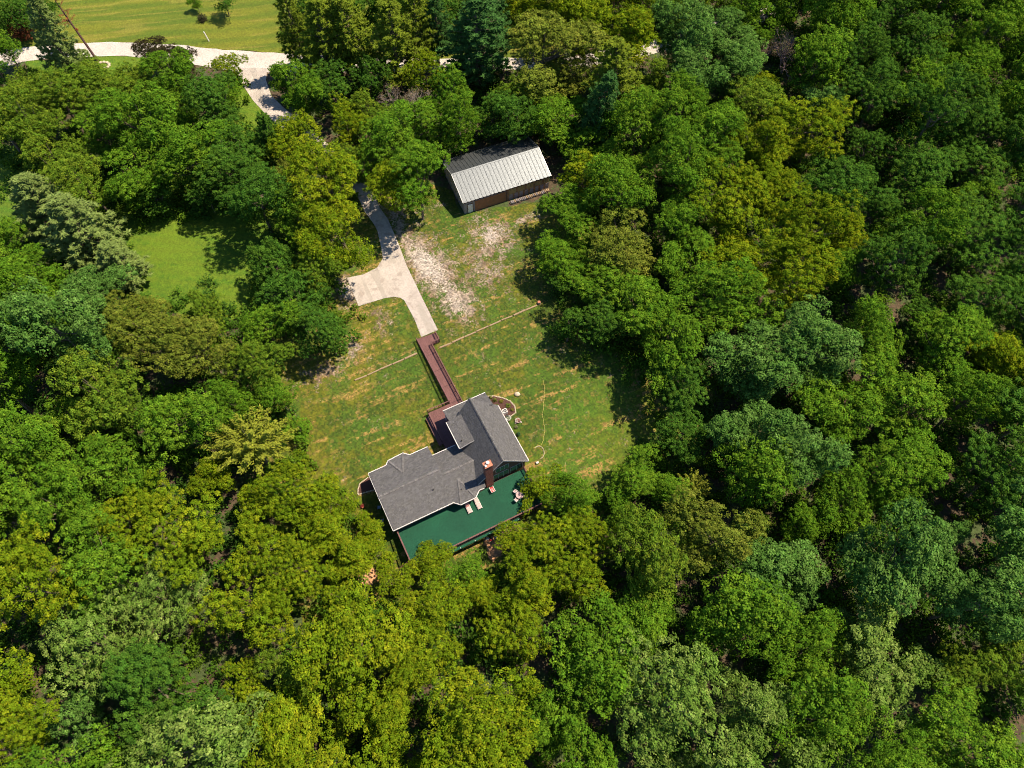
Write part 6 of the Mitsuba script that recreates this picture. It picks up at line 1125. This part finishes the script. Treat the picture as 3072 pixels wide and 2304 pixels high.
UNDER = [(-83.9,116.5),(42.1,110.4),(90.2,89.3),(55.2,97.9),(84.4,109.8),(-34.9,138.6),(58.5,106.1),(45.1,79.9),(66.7,137.6),(-77.2,114.9),(16.5,14.1),(12.7,170.1),(20.0,43.8),(0.9,16.6),(-72.5,101.8),(24.6,110.5),(-88.1,123.8),(-49.1,105.9),(-81.6,71.8),(-57.3,39.7),(-99.2,116.3),(77.7,69.5),(15.9,39.5),(2.0,165.0),(-65.8,36.3),(-66.9,24.2),(55.8,101.6),(26.9,95.6),(79.2,147.5),(11.3,36.6),(49.9,91.8),(-94.4,119.8),(44.2,72.9),(64.3,21.1),(-23.4,129.9),(-76.0,138.7),(-87.2,89.2),(-19.2,129.9),(97.2,129.0),(28.4,125.6),(114.1,138.8),(69.5,124.4),(24.3,67.1),(-57.2,50.8),(9.7,128.8),(121.1,165.7),(81.6,79.5),(68.0,16.4),(93.3,163.4),(95.3,97.0),(-103.0,138.5),(16.6,106.1),(46.6,133.5),(-21.3,7.3),(25.0,43.5),(37.2,168.4),(-62.8,58.2),(-88.0,131.9),(71.0,148.3),(82.6,139.2),(-43.4,88.8),(-106.3,135.2),(54.4,42.6),(66.8,70.5),(-1.6,132.7),(-28.4,32.5),(-47.5,67.2),(-40.2,113.3),(45.4,103.9),(-26.2,133.9),(-73.3,56.8),(31.2,54.5),(26.8,13.5),(-32.5,26.9),(-14.4,131.6),(-16.1,10.9),(87.8,169.3),(-42.2,106.4),(101.4,132.5),(55.6,139.7),(98.1,92.7),(63.7,114.8),(-24.3,25.6),(35.0,70.5),(98.8,96.5),(-101.0,120.3),(-87.2,110.1),(-46.1,46.7),(70.7,155.1),(55.6,112.3),(-21.4,17.5),(20.2,67.6),(39.9,65.9),(51.1,29.4),(98.6,120.5),(101.5,99.9),(43.3,39.9),(22.4,158.7),(-28.0,13.9),(-33.2,163.0),(86.6,130.6),(43.5,52.7),(40.0,137.5),(-25.6,138.6),(59.2,147.8),(33.9,32.2),(-3.4,23.1),(-67.3,65.1),(-96.5,137.6),(4.0,125.9),(-63.8,62.0),(4.8,132.5),(-65.7,121.0),(24.4,98.5),(-77.7,68.8),(38.9,111.6),(60.8,14.2),(60.3,152.1),(83.6,58.2),(-12.0,162.5),(-70.2,109.7),(84.6,143.9),(-86.3,94.1),(-73.2,64.3),(21.9,73.0),(98.4,106.9),(-99.7,127.4),(-82.6,64.0),(-53.3,36.9),(-73.7,25.8),(-67.7,50.9),(44.8,19.8),(-32.9,159.7),(28.7,68.5),(-66.7,117.4),(63.6,84.8),(3.1,3.0),(91.9,126.2),(79.4,160.3),(68.6,38.6),(15.0,138.1),(29.3,131.4),(76.0,126.7),(42.4,9.6),(33.5,93.3),(115.4,161.9),(-67.6,43.3),(16.0,68.5),(50.2,124.9),(16.2,160.8),(81.0,164.8),(-42.0,95.1),(42.0,16.9),(19.5,87.0),(72.1,89.9),(33.9,139.0),(33.3,158.0),(-18.5,163.8),(-13.1,135.8),(-13.0,124.6),(44.1,127.2),(31.5,20.4),(118.2,170.6),(-38.4,75.7),(27.7,135.6),(-111.0,134.3),(-35.3,46.3),(95.1,71.1),(78.9,112.5),(105.9,120.8),(54.1,79.9),(-84.6,58.1),(106.9,167.1),(81.4,96.0),(109.9,144.3),(69.4,80.9),(-58.2,43.0),(12.0,156.7),(-68.3,130.9),(-25.5,168.9),(71.5,15.4),(-85.8,77.8),(75.5,74.9),(73.7,151.2),(-76.8,81.1),(76.5,165.7),(75.7,53.4),(-41.8,137.2),(-72.0,133.8),(113.6,158.0),(-45.8,2.6),(7.6,35.4),(-51.9,17.8),(-93.5,81.1),(82.0,88.1),(55.4,14.4),(-50.2,159.2),(13.5,10.9),(-107.6,116.1),(-92.0,111.4),(-82.8,80.5),(16.4,30.0),(-34.7,105.6),(19.3,93.7),(60.5,79.0),(52.4,120.8),(-62.4,11.8),(-75.6,119.0),(-3.2,16.3),(90.3,134.4),(-99.3,105.7),(80.3,133.6),(64.1,107.4),(-46.8,75.8),(72.6,97.1),(-60.8,99.6),(34.0,80.9),(-67.8,103.3),(30.4,28.8),(60.9,103.3),(50.8,165.3),(-3.4,139.4),(66.1,166.0),(69.1,59.9),(55.0,158.8),(7.7,25.2),(-16.6,112.5),(39.0,106.1),(-35.2,84.7),(-27.5,165.4),(63.3,47.9),(-27.9,19.3),(53.0,20.7),(59.6,3.9),(16.4,5.4),(82.4,156.0),(-67.9,17.1),(-68.7,75.7),(20.5,76.4),(-119.4,166.9),(91.7,108.4),(39.2,24.4),(48.6,146.7),(-83.1,46.1),(73.2,37.4),(-111.5,130.0),(44.6,99.8),(59.2,114.3),(55.8,8.6),(-48.0,163.7),(-52.3,113.8),(-77.0,110.0),(17.9,165.7),(50.7,24.7),(116.4,146.1),(117.7,155.7),(82.9,67.6),(83.8,38.8),(84.1,122.2),(52.8,136.4),(-62.9,52.4),(74.4,40.8),(-50.3,61.5),(91.6,112.2),(80.5,123.2),(-68.2,6.2),(-5.4,5.9),(8.0,15.7),(-120.9,162.9),(-20.0,124.8),(-79.9,106.1),(91.0,99.5),(23.8,76.1),(36.6,30.1),(89.5,65.4),(-42.7,76.9),(73.1,67.7),(52.3,94.8),(106.1,108.0),(87.1,57.4),(65.2,118.6),(55.3,145.5),(13.4,33.6),(-1.3,126.1),(19.0,117.9),(-67.6,54.8),(83.7,169.2),(70.9,86.7),(37.5,163.1),(78.8,51.5),(54.0,104.7),(-9.4,154.9),(-121.5,170.5),(75.9,19.8),(-41.1,42.6),(-48.9,23.9),(-78.9,52.9),(-41.8,10.1),(46.6,143.5),(-83.2,110.6),(23.5,83.5),(-23.0,161.1),(-65.2,7.6),(-46.8,56.7),(-45.6,15.9),(67.1,101.1),(32.2,2.5),(20.5,105.6),(-74.8,124.9),(-3.5,169.8),(57.1,89.7),(109.5,118.1),(-58.0,63.9),(92.6,142.6),(21.4,49.2),(-120.6,155.2),(47.3,23.6),(-34.5,167.3),(66.0,8.8),(37.0,154.6),(-43.8,53.3),(31.4,108.2),(74.1,49.4),(-56.8,23.3),(38.0,127.9),(-51.6,108.1),(83.7,64.2),(48.9,75.6),(-39.1,129.3),(-14.7,2.6),(69.0,145.6),(90.9,82.3),(49.0,121.0),(-56.2,5.3),(-61.8,28.1),(75.3,130.1),(94.4,169.8),(93.1,74.3),(102.6,126.3),(-57.7,29.0),(-57.3,74.8),(-71.7,60.1),(-46.5,111.8),(-61.1,22.0),(30.5,85.8),(105.9,115.8),(65.6,157.2),(106.5,125.0),(-9.3,8.7),(30.2,119.0),(56.9,135.1),(29.9,72.3),(45.8,165.2),(-15.7,167.5),(25.1,60.8),(17.6,19.4),(54.6,168.8),(61.2,169.6),(-16.9,6.5),(56.0,124.5),(34.9,15.3),(1.6,21.9),(111.6,160.7),(62.4,24.4),(-75.6,134.4),(21.1,125.0),(46.1,117.2),(12.2,19.9),(45.6,4.1),(64.8,36.5),(77.2,170.2),(-27.1,113.3),(32.2,7.6),(23.3,89.6),(40.0,84.6),(56.4,72.9),(85.5,95.0),(-34.8,30.5),(-9.1,167.8),(74.1,58.3),(2.1,11.0),(-57.9,110.8),(-83.6,138.5),(-53.7,60.0),(63.3,16.6),(71.1,20.7),(-60.0,116.8),(-26.9,120.0),(-87.2,136.9),(28.9,23.3),(27.2,30.8),(-82.3,95.7),(78.5,55.9),(-28.1,129.3),(-29.0,154.6),(62.6,163.9),(-82.9,132.9),(-41.8,167.0),(59.8,131.6),(-33.1,16.7),(101.2,145.8),(24.6,5.2),(78.4,157.1),(-20.4,3.9),(49.1,155.3),(-87.0,100.0),(45.1,169.8),(60.9,94.6),(108.7,138.6),(64.3,95.8),(107.4,132.1),(-68.8,126.8),(102.6,113.4),(109.9,124.9),(64.8,60.0),(56.0,83.1),(36.5,76.2),(87.6,149.1),(53.5,60.9),(78.0,45.8),(107.8,161.6),(85.3,115.0),(49.9,130.6),(-74.2,73.7),(67.9,64.3),(-70.8,3.8),(-31.8,170.3),(38.5,73.1),(-60.9,68.8),(48.5,65.1),(85.8,61.5),(49.2,97.5),(-92.8,100.2),(106.2,112.0),(-35.6,123.7),(95.1,101.1),(-41.5,47.2),(-33.6,94.0),(22.4,30.3),(94.4,147.6),(-25.0,4.0),(-45.4,166.8),(95.0,108.2),(42.4,132.6),(81.3,36.5),(95.0,111.6),(-46.2,91.4),(9.0,10.1),(-83.8,128.5),(86.1,106.4),(-83.8,88.8),(-47.5,81.0),(14.7,91.1),(-8.0,133.0),(100.9,123.1),(3.6,139.4),(57.2,18.7),(-58.7,46.6),(-71.4,20.6),(-38.7,14.1),(-1.7,121.1),(37.5,20.4),(47.3,49.7),(86.6,49.9),(-71.0,116.9),(-67.5,33.0),(61.0,57.9),(-52.4,76.1),(43.7,46.9),(52.1,142.9),(37.1,134.4),(-36.7,132.3),(-3.9,9.5),(3.5,28.6),(88.4,74.8),(-70.6,69.1),(31.7,77.9),(15.1,72.0),(-85.9,62.6),(26.9,157.3),(-109.2,126.3),(-93.0,136.9),(-7.1,2.0),(-51.5,7.2),(-77.7,38.0),(32.2,100.0),(58.7,65.5),(-91.9,131.3),(-83.7,50.4),(76.5,162.3),(90.1,61.7),(-25.0,123.5),(32.8,12.6),(35.8,62.1),(76.9,88.5),(1.6,129.6),(-84.8,107.1),(84.6,52.8),(68.3,27.6),(97.6,152.0),(-33.6,37.5),(89.8,145.7),(63.3,39.9),(-44.0,62.6),(-20.0,155.9),(-18.1,16.1),(63.6,67.7),(-50.2,73.2),(-79.7,125.6),(-116.0,170.9),(54.0,37.1),(-68.8,12.1),(-67.8,113.4),(22.7,101.6),(3.5,158.0),(-84.7,125.3),(75.7,121.5),(-27.4,161.3),(-65.1,46.8),(103.6,162.2),(39.2,117.3),(-2.3,164.5),(-8.6,14.6),(68.1,6.1),(-39.9,54.7),(5.4,7.6),(-19.7,137.5),(-79.3,78.2),(91.0,129.9),(63.6,141.3),(19.0,83.2),(71.7,42.9),(-85.9,68.1),(21.0,121.4),(-71.8,13.8),(24.8,55.3),(-6.5,121.1),(21.3,25.1),(-57.5,69.1),(14.1,120.8),(71.4,163.4),(55.0,64.7),(-49.5,51.4),(102.5,141.1),(23.9,133.7),(-89.3,114.4),(73.8,106.5),(66.7,51.0),(83.6,152.4),(-118.1,158.2),(105.1,143.6),(-95.7,98.6),(100.8,169.3),(13.0,5.4),(72.0,101.9),(-43.8,161.3),(53.9,76.3),(36.9,35.1),(-39.1,38.0),(-44.4,102.0),(-29.2,137.2),(77.5,81.4),(67.7,105.4),(125.3,164.3),(-5.9,19.1),(24.9,47.2),(-75.4,22.7),(-77.8,48.5),(-42.2,116.6),(-104.2,127.1),(17.2,126.9),(-90.3,104.7),(-33.1,10.8),(-71.3,124.4),(-66.9,71.7),(64.2,153.4),(112.3,147.5),(91.8,121.5),(-47.9,39.9),(-25.9,155.9),(-86.9,54.5),(16.8,98.9),(72.8,10.9),(49.5,17.6),(22.2,162.3),(-25.2,36.7),(47.5,84.0),(-40.8,30.3),(56.3,151.6),(-28.8,23.1),(77.0,108.2),(22.9,10.3),(-2.1,2.4),(-19.7,168.1),(-33.7,73.5),(92.4,159.2),(112.2,151.6),(28.6,36.7),(64.7,44.3),(60.0,30.5),(-34.9,80.7),(50.1,81.1),(-94.8,126.6),(69.6,56.4),(37.9,59.3),(-58.0,9.1),(9.4,167.2),(60.6,61.4),(31.3,59.3),(24.4,139.3),(-37.1,19.9),(73.7,27.3),(-5.2,129.6),(-27.1,39.7),(109.7,128.5),(45.9,57.5),(42.3,89.4),(43.9,157.5),(68.0,43.1),(43.1,26.7),(-31.1,133.3),(-91.5,85.8),(40.5,46.0),(2.2,121.7),(-41.6,20.7),(-40.6,85.9),(85.3,166.2),(76.1,116.0),(75.8,64.3),(-95.0,85.7),(-74.4,18.0),(57.6,121.6),(-19.4,11.5),(22.7,39.5),(31.4,46.7),(-34.5,4.5),(57.6,45.8),(38.1,88.9),(-115.8,155.6),(43.9,35.2),(31.8,170.7),(62.6,7.6),(-98.3,89.4),(-30.6,40.5),(34.7,25.9),(58.5,36.0),(88.5,140.5),(65.5,12.1),(77.9,59.3),(21.6,167.1),(45.1,120.8),(96.0,116.0),(26.5,74.1),(38.1,17.0),(95.0,86.8),(59.7,165.9),(-14.1,14.7),(51.0,69.6),(-63.8,105.3),(29.9,15.6),(98.2,140.9),(12.2,134.4),(24.8,118.8),(6.3,155.0),(-10.3,120.8),(-40.7,33.9),(64.4,134.8),(27.2,17.6),(35.0,5.2),(95.7,157.6),(42.5,68.2),(-58.1,35.9),(66.7,131.0),(38.4,95.9),(-23.2,114.2),(62.0,98.2),(-61.3,38.9),(-92.7,71.3),(74.0,78.0),(58.8,51.3),(59.6,40.5),(94.7,154.4),(57.2,60.6),(-76.9,102.9),(117.8,149.3),(64.5,1.8),(-91.9,90.4),(12.9,85.7),(22.4,34.9),(-56.0,107.9),(71.5,52.0),(-54.6,56.0),(-41.8,65.4),(87.5,153.9),(-8.3,138.2),(40.9,30.8),(-34.1,77.0),(65.5,145.5),(72.0,109.5),(0.8,135.4),(-76.5,131.0),(-62.0,1.9),(71.7,169.5),(-28.0,6.6),(-15.4,138.8),(-36.3,127.6),(-52.2,68.3),(32.0,125.5),(79.9,91.1),(38.9,124.1),(20.3,4.9),(-70.4,137.0),(96.3,78.8),(78.6,76.6),(60.3,87.2),(58.8,110.5),(-124.3,162.5),(73.7,72.1),(72.0,93.4),(-12.4,17.8),(13.2,124.1),(-102.9,113.7),(-64.7,21.3),(-5.5,165.9),(20.5,136.4),(47.8,151.1),(8.7,158.8),(41.6,167.3),(78.9,84.6),(50.2,8.1),(87.5,103.3),(76.6,94.1),(113.3,169.5),(-68.6,47.3),(53.7,128.2),(-62.7,72.1),(35.7,119.5),(-44.5,32.6),(-70.3,26.6),(79.5,105.6),(69.0,133.9),(-99.7,132.0),(-22.3,170.2),(-47.8,36.5),(-71.0,49.6),(41.1,162.3),(7.7,20.9),(70.8,31.0),(-47.1,11.0),(60.3,140.7),(119.9,152.3),(50.8,39.1),(100.7,137.9),(26.5,114.0),(12.4,130.9),(-43.0,4.8),(108.5,152.1),(-94.4,76.6),(-38.2,51.3),(-4.2,161.2),(67.2,111.6),(-66.8,107.1),(30.6,162.7),(-12.5,9.6),(5.3,167.1),(-36.5,25.1),(26.7,51.5),(-42.2,157.2),(-65.0,99.2),(-50.2,168.0),(36.5,56.0),(25.3,129.3),(54.7,49.4),(16.0,76.7),(87.8,123.6),(-48.7,32.8),(-33.2,23.3),(79.9,127.5),(97.5,163.8),(95.1,135.5),(97.1,103.8),(72.8,115.4),(-54.9,118.0),(-61.4,109.4),(-46.4,19.2),(11.3,82.0),(41.6,75.1),(-53.2,12.3),(83.6,127.6),(-19.1,133.4),(26.4,161.4),(30.7,103.6),(39.1,13.7),(60.8,117.8),(-95.5,94.6),(78.1,138.7),(-83.3,103.5),(-73.2,33.9),(-38.9,101.6),(46.8,41.8),(67.1,90.8),(-88.2,65.4),(92.6,117.4),(-4.7,13.2),(62.0,33.4),(-68.4,99.3),(36.6,158.5),(-19.6,118.9),(20.0,12.1),(-24.6,15.0),(-45.0,138.1),(109.6,170.5),(-63.4,115.0),(11.0,118.5),(-23.8,165.0),(22.4,17.9),(-61.5,44.8),(-38.8,97.1),(-71.8,79.6),(-91.0,77.3),(27.2,167.0),(18.8,110.8),(-9.6,5.2),(121.5,156.5),(-42.2,133.9),(85.8,78.5),(56.4,165.0),(-35.4,156.4),(48.4,108.5),(-72.8,97.7),(83.7,134.0),(-83.6,54.9),(-49.0,29.2),(-116.0,138.5),(104.7,147.6),(81.4,114.9),(77.7,29.8),(25.3,25.0),(89.0,93.7),(71.0,141.1),(109.2,155.4),(8.4,138.2),(-64.6,129.6),(49.6,59.9),(81.8,49.4),(-23.3,118.9),(-44.8,28.5),(66.7,77.4),(72.0,131.3),(91.2,77.6),(-79.9,91.9),(56.4,22.9),(116.6,165.3),(-51.8,26.7),(19.1,156.0),(-66.8,58.0),(85.8,86.3),(47.5,34.7),(9.8,71.9),(7.6,1.7),(-103.7,132.2),(-73.2,82.7),(-95.6,131.6),(45.9,67.7),(65.7,126.4),(-30.2,74.4),(34.8,46.2),(-64.7,30.5),(-4.9,155.6),(19.8,131.5),(53.3,155.9),(-9.6,128.5),(71.7,159.5),(43.3,85.2),(53.6,116.7),(56.5,27.0),(80.8,142.5),(-91.4,118.3),(110.6,133.3),(71.9,46.9),(-77.0,30.5),(70.0,127.8),(-61.0,77.5),(105.2,134.6),(99.0,159.8),(46.3,89.9),(78.8,152.1),(121.5,160.0),(32.1,67.6),(-11.3,170.5),(-75.7,77.2),(77.7,97.5),(-75.5,60.5),(101.0,164.8),(33.7,164.8),(-16.9,127.0),(-34.8,98.8),(-45.6,70.9),(84.1,71.7),(-40.4,92.0),(-71.7,7.1),(52.0,89.1),(37.9,81.8),(27.6,2.4),(58.4,161.8),(-88.2,73.1),(19.4,32.1),(-61.8,137.2),(-87.7,128.2),(64.3,29.8),(62.7,91.7),(27.5,83.3),(-93.1,107.6),(62.3,72.3),(-35.7,89.9),(-20.9,21.2),(-55.5,47.6),(124.1,168.3),(52.1,100.5),(-108.3,139.1),(77.2,39.1),(51.1,45.7),(63.3,123.1),(-62.7,123.9),(27.1,105.0),(50.8,50.5),(27.0,90.1),(82.6,74.7),(29.6,41.8),(50.1,103.9),(72.5,61.8),(34.0,116.2),(-75.6,106.9),(-20.0,112.2),(89.2,165.2),(-32.8,119.4),(-73.1,130.0),(-57.9,121.1),(69.4,118.9),(-13.2,118.8),(30.3,91.3),(37.5,92.5),(35.1,97.5),(81.1,41.6),(-55.4,80.0),(40.9,57.0),(-46.8,159.5),(-13.1,21.4),(57.7,68.9),(-5.2,125.0),(-41.7,58.7),(32.4,51.2),(41.7,96.6),(75.0,143.7),(52.8,16.5),(51.3,159.7),(68.7,96.8),(-35.5,41.5),(34.1,112.1),(-76.1,87.8),(-88.6,58.4),(70.8,70.2),(-79.0,122.0),(-114.5,134.0),(-40.4,72.9),(90.4,156.1),(46.7,137.7),(34.5,105.0),(93.1,65.9),(-0.8,5.6),(-60.5,14.6),(19.4,79.6),(85.4,159.8),(16.6,123.6),(-25.1,9.8),(79.5,119.2),(-29.0,117.1),(27.0,9.3),(-73.5,110.7),(-71.9,39.3),(67.7,32.6),(-74.4,52.8),(102.5,116.9),(-78.3,64.3),(50.7,35.7),(-100.0,123.7),(52.6,54.7),(-31.3,69.0),(-70.2,72.8),(33.3,35.5),(58.0,156.1),(6.9,122.0),(32.5,121.7),(65.2,55.8),(-105.2,121.5),(37.2,41.9),(23.2,21.3),(98.4,111.6),(-75.2,43.7),(32.7,63.9),(-49.9,14.1),(-80.9,75.2),(-51.6,3.0),(-127.8,170.7),(-35.8,8.6),(56.4,31.4),(-80.3,135.7),(-98.1,112.2),(11.5,75.8),(11.7,164.8),(-44.4,37.9),(15.6,26.3),(82.9,45.2),(-80.5,86.9),(43.3,115.4),(41.2,99.9),(83.5,103.5),(102.2,105.7),(96.7,125.6),(36.7,49.6),(-29.6,11.0),(18.3,1.3),(-38.8,105.6),(91.0,150.1),(48.5,55.3),(102.2,158.1),(103.9,151.8),(-35.6,33.8),(-60.8,128.7),(-38.6,170.5),(17.0,10.7),(-54.5,31.4),(53.2,33.5),(-87.2,84.8),(-15.9,156.2),(44.6,14.7),(60.7,20.4),(-57.5,102.0),(-25.1,30.0),(17.0,23.2),(-64.8,135.4),(46.9,10.6),(45.3,64.0),(-38.1,165.3),(-65.1,14.8),(11.7,25.6),(-57.3,12.5),(-67.9,1.5),(26.6,170.6),(4.3,162.3),(63.8,101.5),(-80.0,40.9),(77.2,24.1),(-89.8,80.8),(33.6,41.2),(90.9,69.1),(92.0,102.8),(-1.1,155.2),(-80.9,35.5),(-1.2,27.2),(-17.2,121.9),(66.7,161.3),(-5.2,135.6),(-52.5,45.3),(19.3,71.0),(49.7,12.7),(39.6,3.1),(68.6,115.1),(61.0,135.6),(31.9,133.9),(59.1,8.2),(-28.7,1.9),(102.8,96.8),(-43.3,24.4),(-32.8,126.1),(-71.7,43.0),(-60.7,32.6),(-80.3,57.4),(68.0,152.0),(-0.6,13.5),(-28.5,28.1),(22.2,114.9),(-0.1,167.8),(18.5,36.1),(-51.0,101.5),(11.5,30.6),(87.0,127.1),(84.8,99.5),(-47.0,7.7),(27.2,65.5),(-16.8,117.1),(-84.0,120.7),(56.2,1.8),(56.0,131.8),(37.6,9.7),(-42.3,14.3),(99.7,155.5),(47.0,38.2),(47.4,27.3),(28.7,100.3),(91.3,137.7),(63.0,159.9),(10.5,161.6),(-50.7,118.4),(-18.2,23.3),(-97.1,102.1),(30.0,97.3),(3.4,169.8),(-58.0,19.8),(45.6,93.6),(-30.9,166.9),(30.9,167.4),(21.7,1.7),(-31.1,34.6),(-24.4,20.7),(80.8,71.3),(-40.8,163.4),(-12.9,154.7),(-91.5,94.2),(21.9,128.8),(-23.9,110.6),(105.4,129.4),(41.7,6.2),(30.5,33.3),(28.7,61.5),(-63.3,118.7),(40.6,154.6),(-79.9,131.1),(52.3,112.8),(42.4,60.2),(55.3,86.5),(46.3,31.2),(8.2,5.7),(-28.3,124.9),(17.4,114.7),(-99.1,94.5),(90.6,57.6),(49.6,116.3),(-81.4,99.3),(-100.8,135.5),(61.0,127.8),(-68.6,61.5),(48.7,170.4),(-72.5,120.4),(22.9,170.6),(74.7,85.6),(-81.0,68.2),(84.1,149.0),(61.7,145.0),(-75.4,91.0),(-38.8,3.8),(50.6,139.5),(-0.0,159.3),(27.6,79.4),(-52.2,48.6),(-57.6,58.7),(-44.1,82.5),(48.4,1.7),(60.7,82.5),(-40.1,81.4),(75.2,13.3),(54.7,107.9),(111.5,166.1),(-55.0,71.9),(-38.1,161.2),(51.9,3.2),(-107.7,132.1),(64.3,88.6),(40.3,38.1),(43.4,138.1),(85.8,118.8),(73.4,134.6),(88.1,111.8),(28.7,139.0),(80.2,32.7),(87.3,69.1),(67.6,170.5),(17.5,102.2),(-43.6,49.8),(69.6,9.8),(62.3,110.6),(73.5,23.8),(35.4,125.1),(23.7,155.6),(-94.8,115.1),(69.5,3.1),(-8.3,158.9),(34.5,89.4),(-62.1,49.2),(34.6,128.9),(-54.6,111.4),(105.2,170.8),(98.6,84.4),(59.6,75.7),(37.5,101.7),(-55.2,65.9),(55.3,52.7),(52.3,148.0),(30.0,114.2),(95.7,82.3),(-121.4,159.0),(7.9,30.3),(54.8,57.8),(-18.1,159.1),(14.5,79.7),(73.0,124.4),(72.8,119.7),(12.3,1.7),(47.1,71.3),(74.3,139.5),(86.6,90.6),(26.5,40.5),(55.7,93.2),(-61.9,133.3),(-59.7,5.5),(40.5,170.5),(45.8,130.2),(-47.0,156.0),(26.1,70.8),(-39.2,7.9),(-46.1,86.2),(79.0,101.4),(-57.4,2.0),(-2.3,19.7),(15.9,94.8),(-33.5,129.9),(15.4,154.9),(-50.3,154.6),(-54.3,52.4),(23.2,93.2),(75.9,32.7),(29.8,159.0),(-116.4,162.3),(34.0,22.6),(80.3,63.9),(-53.7,41.6),(21.9,64.8),(-54.2,20.8),(-92.1,123.8),(-54.3,100.2),(-81.4,114.2),(42.4,92.8),(113.0,127.3),(-108.5,120.0),(61.2,44.8),(75.4,101.9)]

ur = np.random.default_rng(31)
for i in range(3):
    mb = MB(); st_ = MB()
    for q in range(9):
        c = np.array([*ur.normal(0, 1.1, 2), ur.uniform(.4, 1.3)]); leaf_cloud(mb, ur, c, ur.uniform(.6, 1.0), 60, .34, np.array([(.06, .14, .014), (.09, .17, .014), (.05, .12, .018)][i]), .35)
    scene[f'shape_undergrowth_{i}'] = {'type': 'shapegroup', 'foliage': mikit.ply(mb.mesh(), 'm_leaf', color=mb.color())}
for i, (x, y) in enumerate(UNDER):
    sc = ur.uniform(.9, 1.7); scene[f'undergrowth__{i + 1:03d}'] = {'type': 'instance', 'shapegroup': {'type': 'ref', 'id': f'shape_undergrowth_{i % 3}'}, 'to_world': T4().translate([x, y, gz1(x, y)]).rotate([0, 0, 1], ur.uniform(0, 360)).scale([sc, sc, sc * ur.uniform(.7, 1.1)])}
tag('undergrowth', 'low green undergrowth on the shaded forest floor between the trees', 'undergrowth', kind='stuff')
KIND = {'B': ('broad', 'broadleaf_tree', 'tree', 'broadleaf trees of the surrounding forest'), 'U': ('young', 'young_tree', 'tree', 'small young trees between the big ones'), 'R': ('round', 'round_tree', 'tree', None), 'P': ('pine', 'pine_tree', 'tree', 'pine trees'), 'C': ('column', 'columnar_tree', 'tree', 'narrow upright trees beside the shed'),
        'S': ('young', 'shrub', 'shrub', 'shrubs'), 'F': ('plume', 'feathery_tree', 'tree', 'feathery yellow trees'), 'D': ('bare', 'bare_tree', 'tree', 'leafless trees'), 'N': ('brown', 'brown_tree', 'tree', None)}
trng = np.random.default_rng(77)
for x, y, r, h, ty, tone, lab in TREES:
    shp, nm, cat, grp = KIND[ty]; opts = GROUPS.get(f'shape_{shp}_{tone}') or GROUPS[f'shape_{shp}_g']
    gk, br, bh = opts[int(trng.integers(len(opts)))]; k = key_of(nm); a = trng.uniform(0, 360); e = trng.uniform(.84, 1.19)
    lean = trng.normal(0, 3.5, 2)
    scene[k] = {'type': 'instance', 'shapegroup': {'type': 'ref', 'id': gk}, 'to_world': T4().translate([x, y, gz1(x, y)]).rotate([1, 0, 0], lean[0]).rotate([0, 1, 0], lean[1]).rotate([0, 0, 1], a).scale([r / br * e, r / br / e, h / bh])}
    tag(k, lab, cat, grp)
# the dead leaning tree by the road
r = np.random.default_rng(9); tr, mb = MB(), MB(); b0 = np.array([-95.0, 145.6, gz1(-95, 145.6)]); tip = b0 + [-5.2, 5.0, 12.5]
tube(tr, [b0 - [0, 0, .4], b0 + (tip - b0) * .4, b0 + (tip - b0) * .75, tip], [.3, .24, .16, .04], 8)
for i in range(26):
    t = r.uniform(.5, 1.0); p = b0 + (tip - b0) * t; a = r.random() * 6.28; d = np.array([math.cos(a), math.sin(a), .35]); L = r.uniform(1.6, 3.2) * (1.25 - t * .6); q = p + d * L
    tube(tr, [p, (p + q) / 2 + [0, 0, .1], q], [.05, .035, .01], 4, cap=False)
    for u in np.linspace(.3, 1, 6): leaf_cloud(mb, r, p + (q - p) * u, .32, 9, .2, (.34, .13, .06), .35, 1.5)
k = thing('dead_tree', 'leaning dead tree with rust-orange needles and a bare dark trunk by the gravel road', 'tree')
m = tr.mesh(); part(k, 'trunk', m, 'm_darkwood', smooth=True); part(k, 'crown', mb.mesh(), 'm_leaf', color=mb.color())
# low plants in the mulch bed
mb = MB(); r = np.random.default_rng(12)
for i, (s, t, q, c) in enumerate(((24.3, 14.6, .45, (.12, .15, .03)), (25.2, 13.9, .4, (.22, .22, .04)), (25.9, 12.6, .5, (.13, .2, .03)), (24.2, 13.4, .35, (.10, .14, .03)), (26.2, 11.6, .35, (.20, .19, .04)), (23.9, 15.4, .3, (.16, .18, .04)))):
    x, y, _ = hw([(s, t, 0)])[0]; mb = MB(); leaf_cloud(mb, r, (x, y, gz1(x, y) + .25), q, 140, .2, c); st_ = MB(); tube(st_, [(x, y, gz1(x, y)), (x, y, gz1(x, y) + .3)], .03, 5)
    k = thing('bed_plant', ['olive leafy plant at the left of the stone-edged mulch bed', 'pale yellow-green plant in the middle of the mulch bed', 'green leafy plant by the curved stones of the mulch bed', 'small dark green plant near the house wall in the mulch bed', 'small yellowish plant at the right tip of the mulch bed', 'tiny plant at the top tip of the mulch bed'][i], 'plant', 'plants in the mulch bed'); part(k, 'foliage', mb.mesh(), 'm_leaf', color=mb.color()); part(k, 'stem', st_.mesh(), 'm_bark')
# round dark shrub ring in the meadow
x, y = -73.9, 160.2; mb, st_ = MB(), MB(); leaf_cloud(mb, r, (x, y, gz1(x, y) + .5), 1.3, 420, .35, (.05, .05, .03)); tube(st_, [(x, y, gz1(x, y)), (x, y, gz1(x, y) + .5)], .1, 6); k = thing('meadow_shrub', 'small round dark shrub alone in the mown meadow', 'shrub'); part(k, 'foliage', mb.mesh(), 'm_leaf', color=mb.color()); part(k, 'stem', st_.mesh(), 'm_bark')
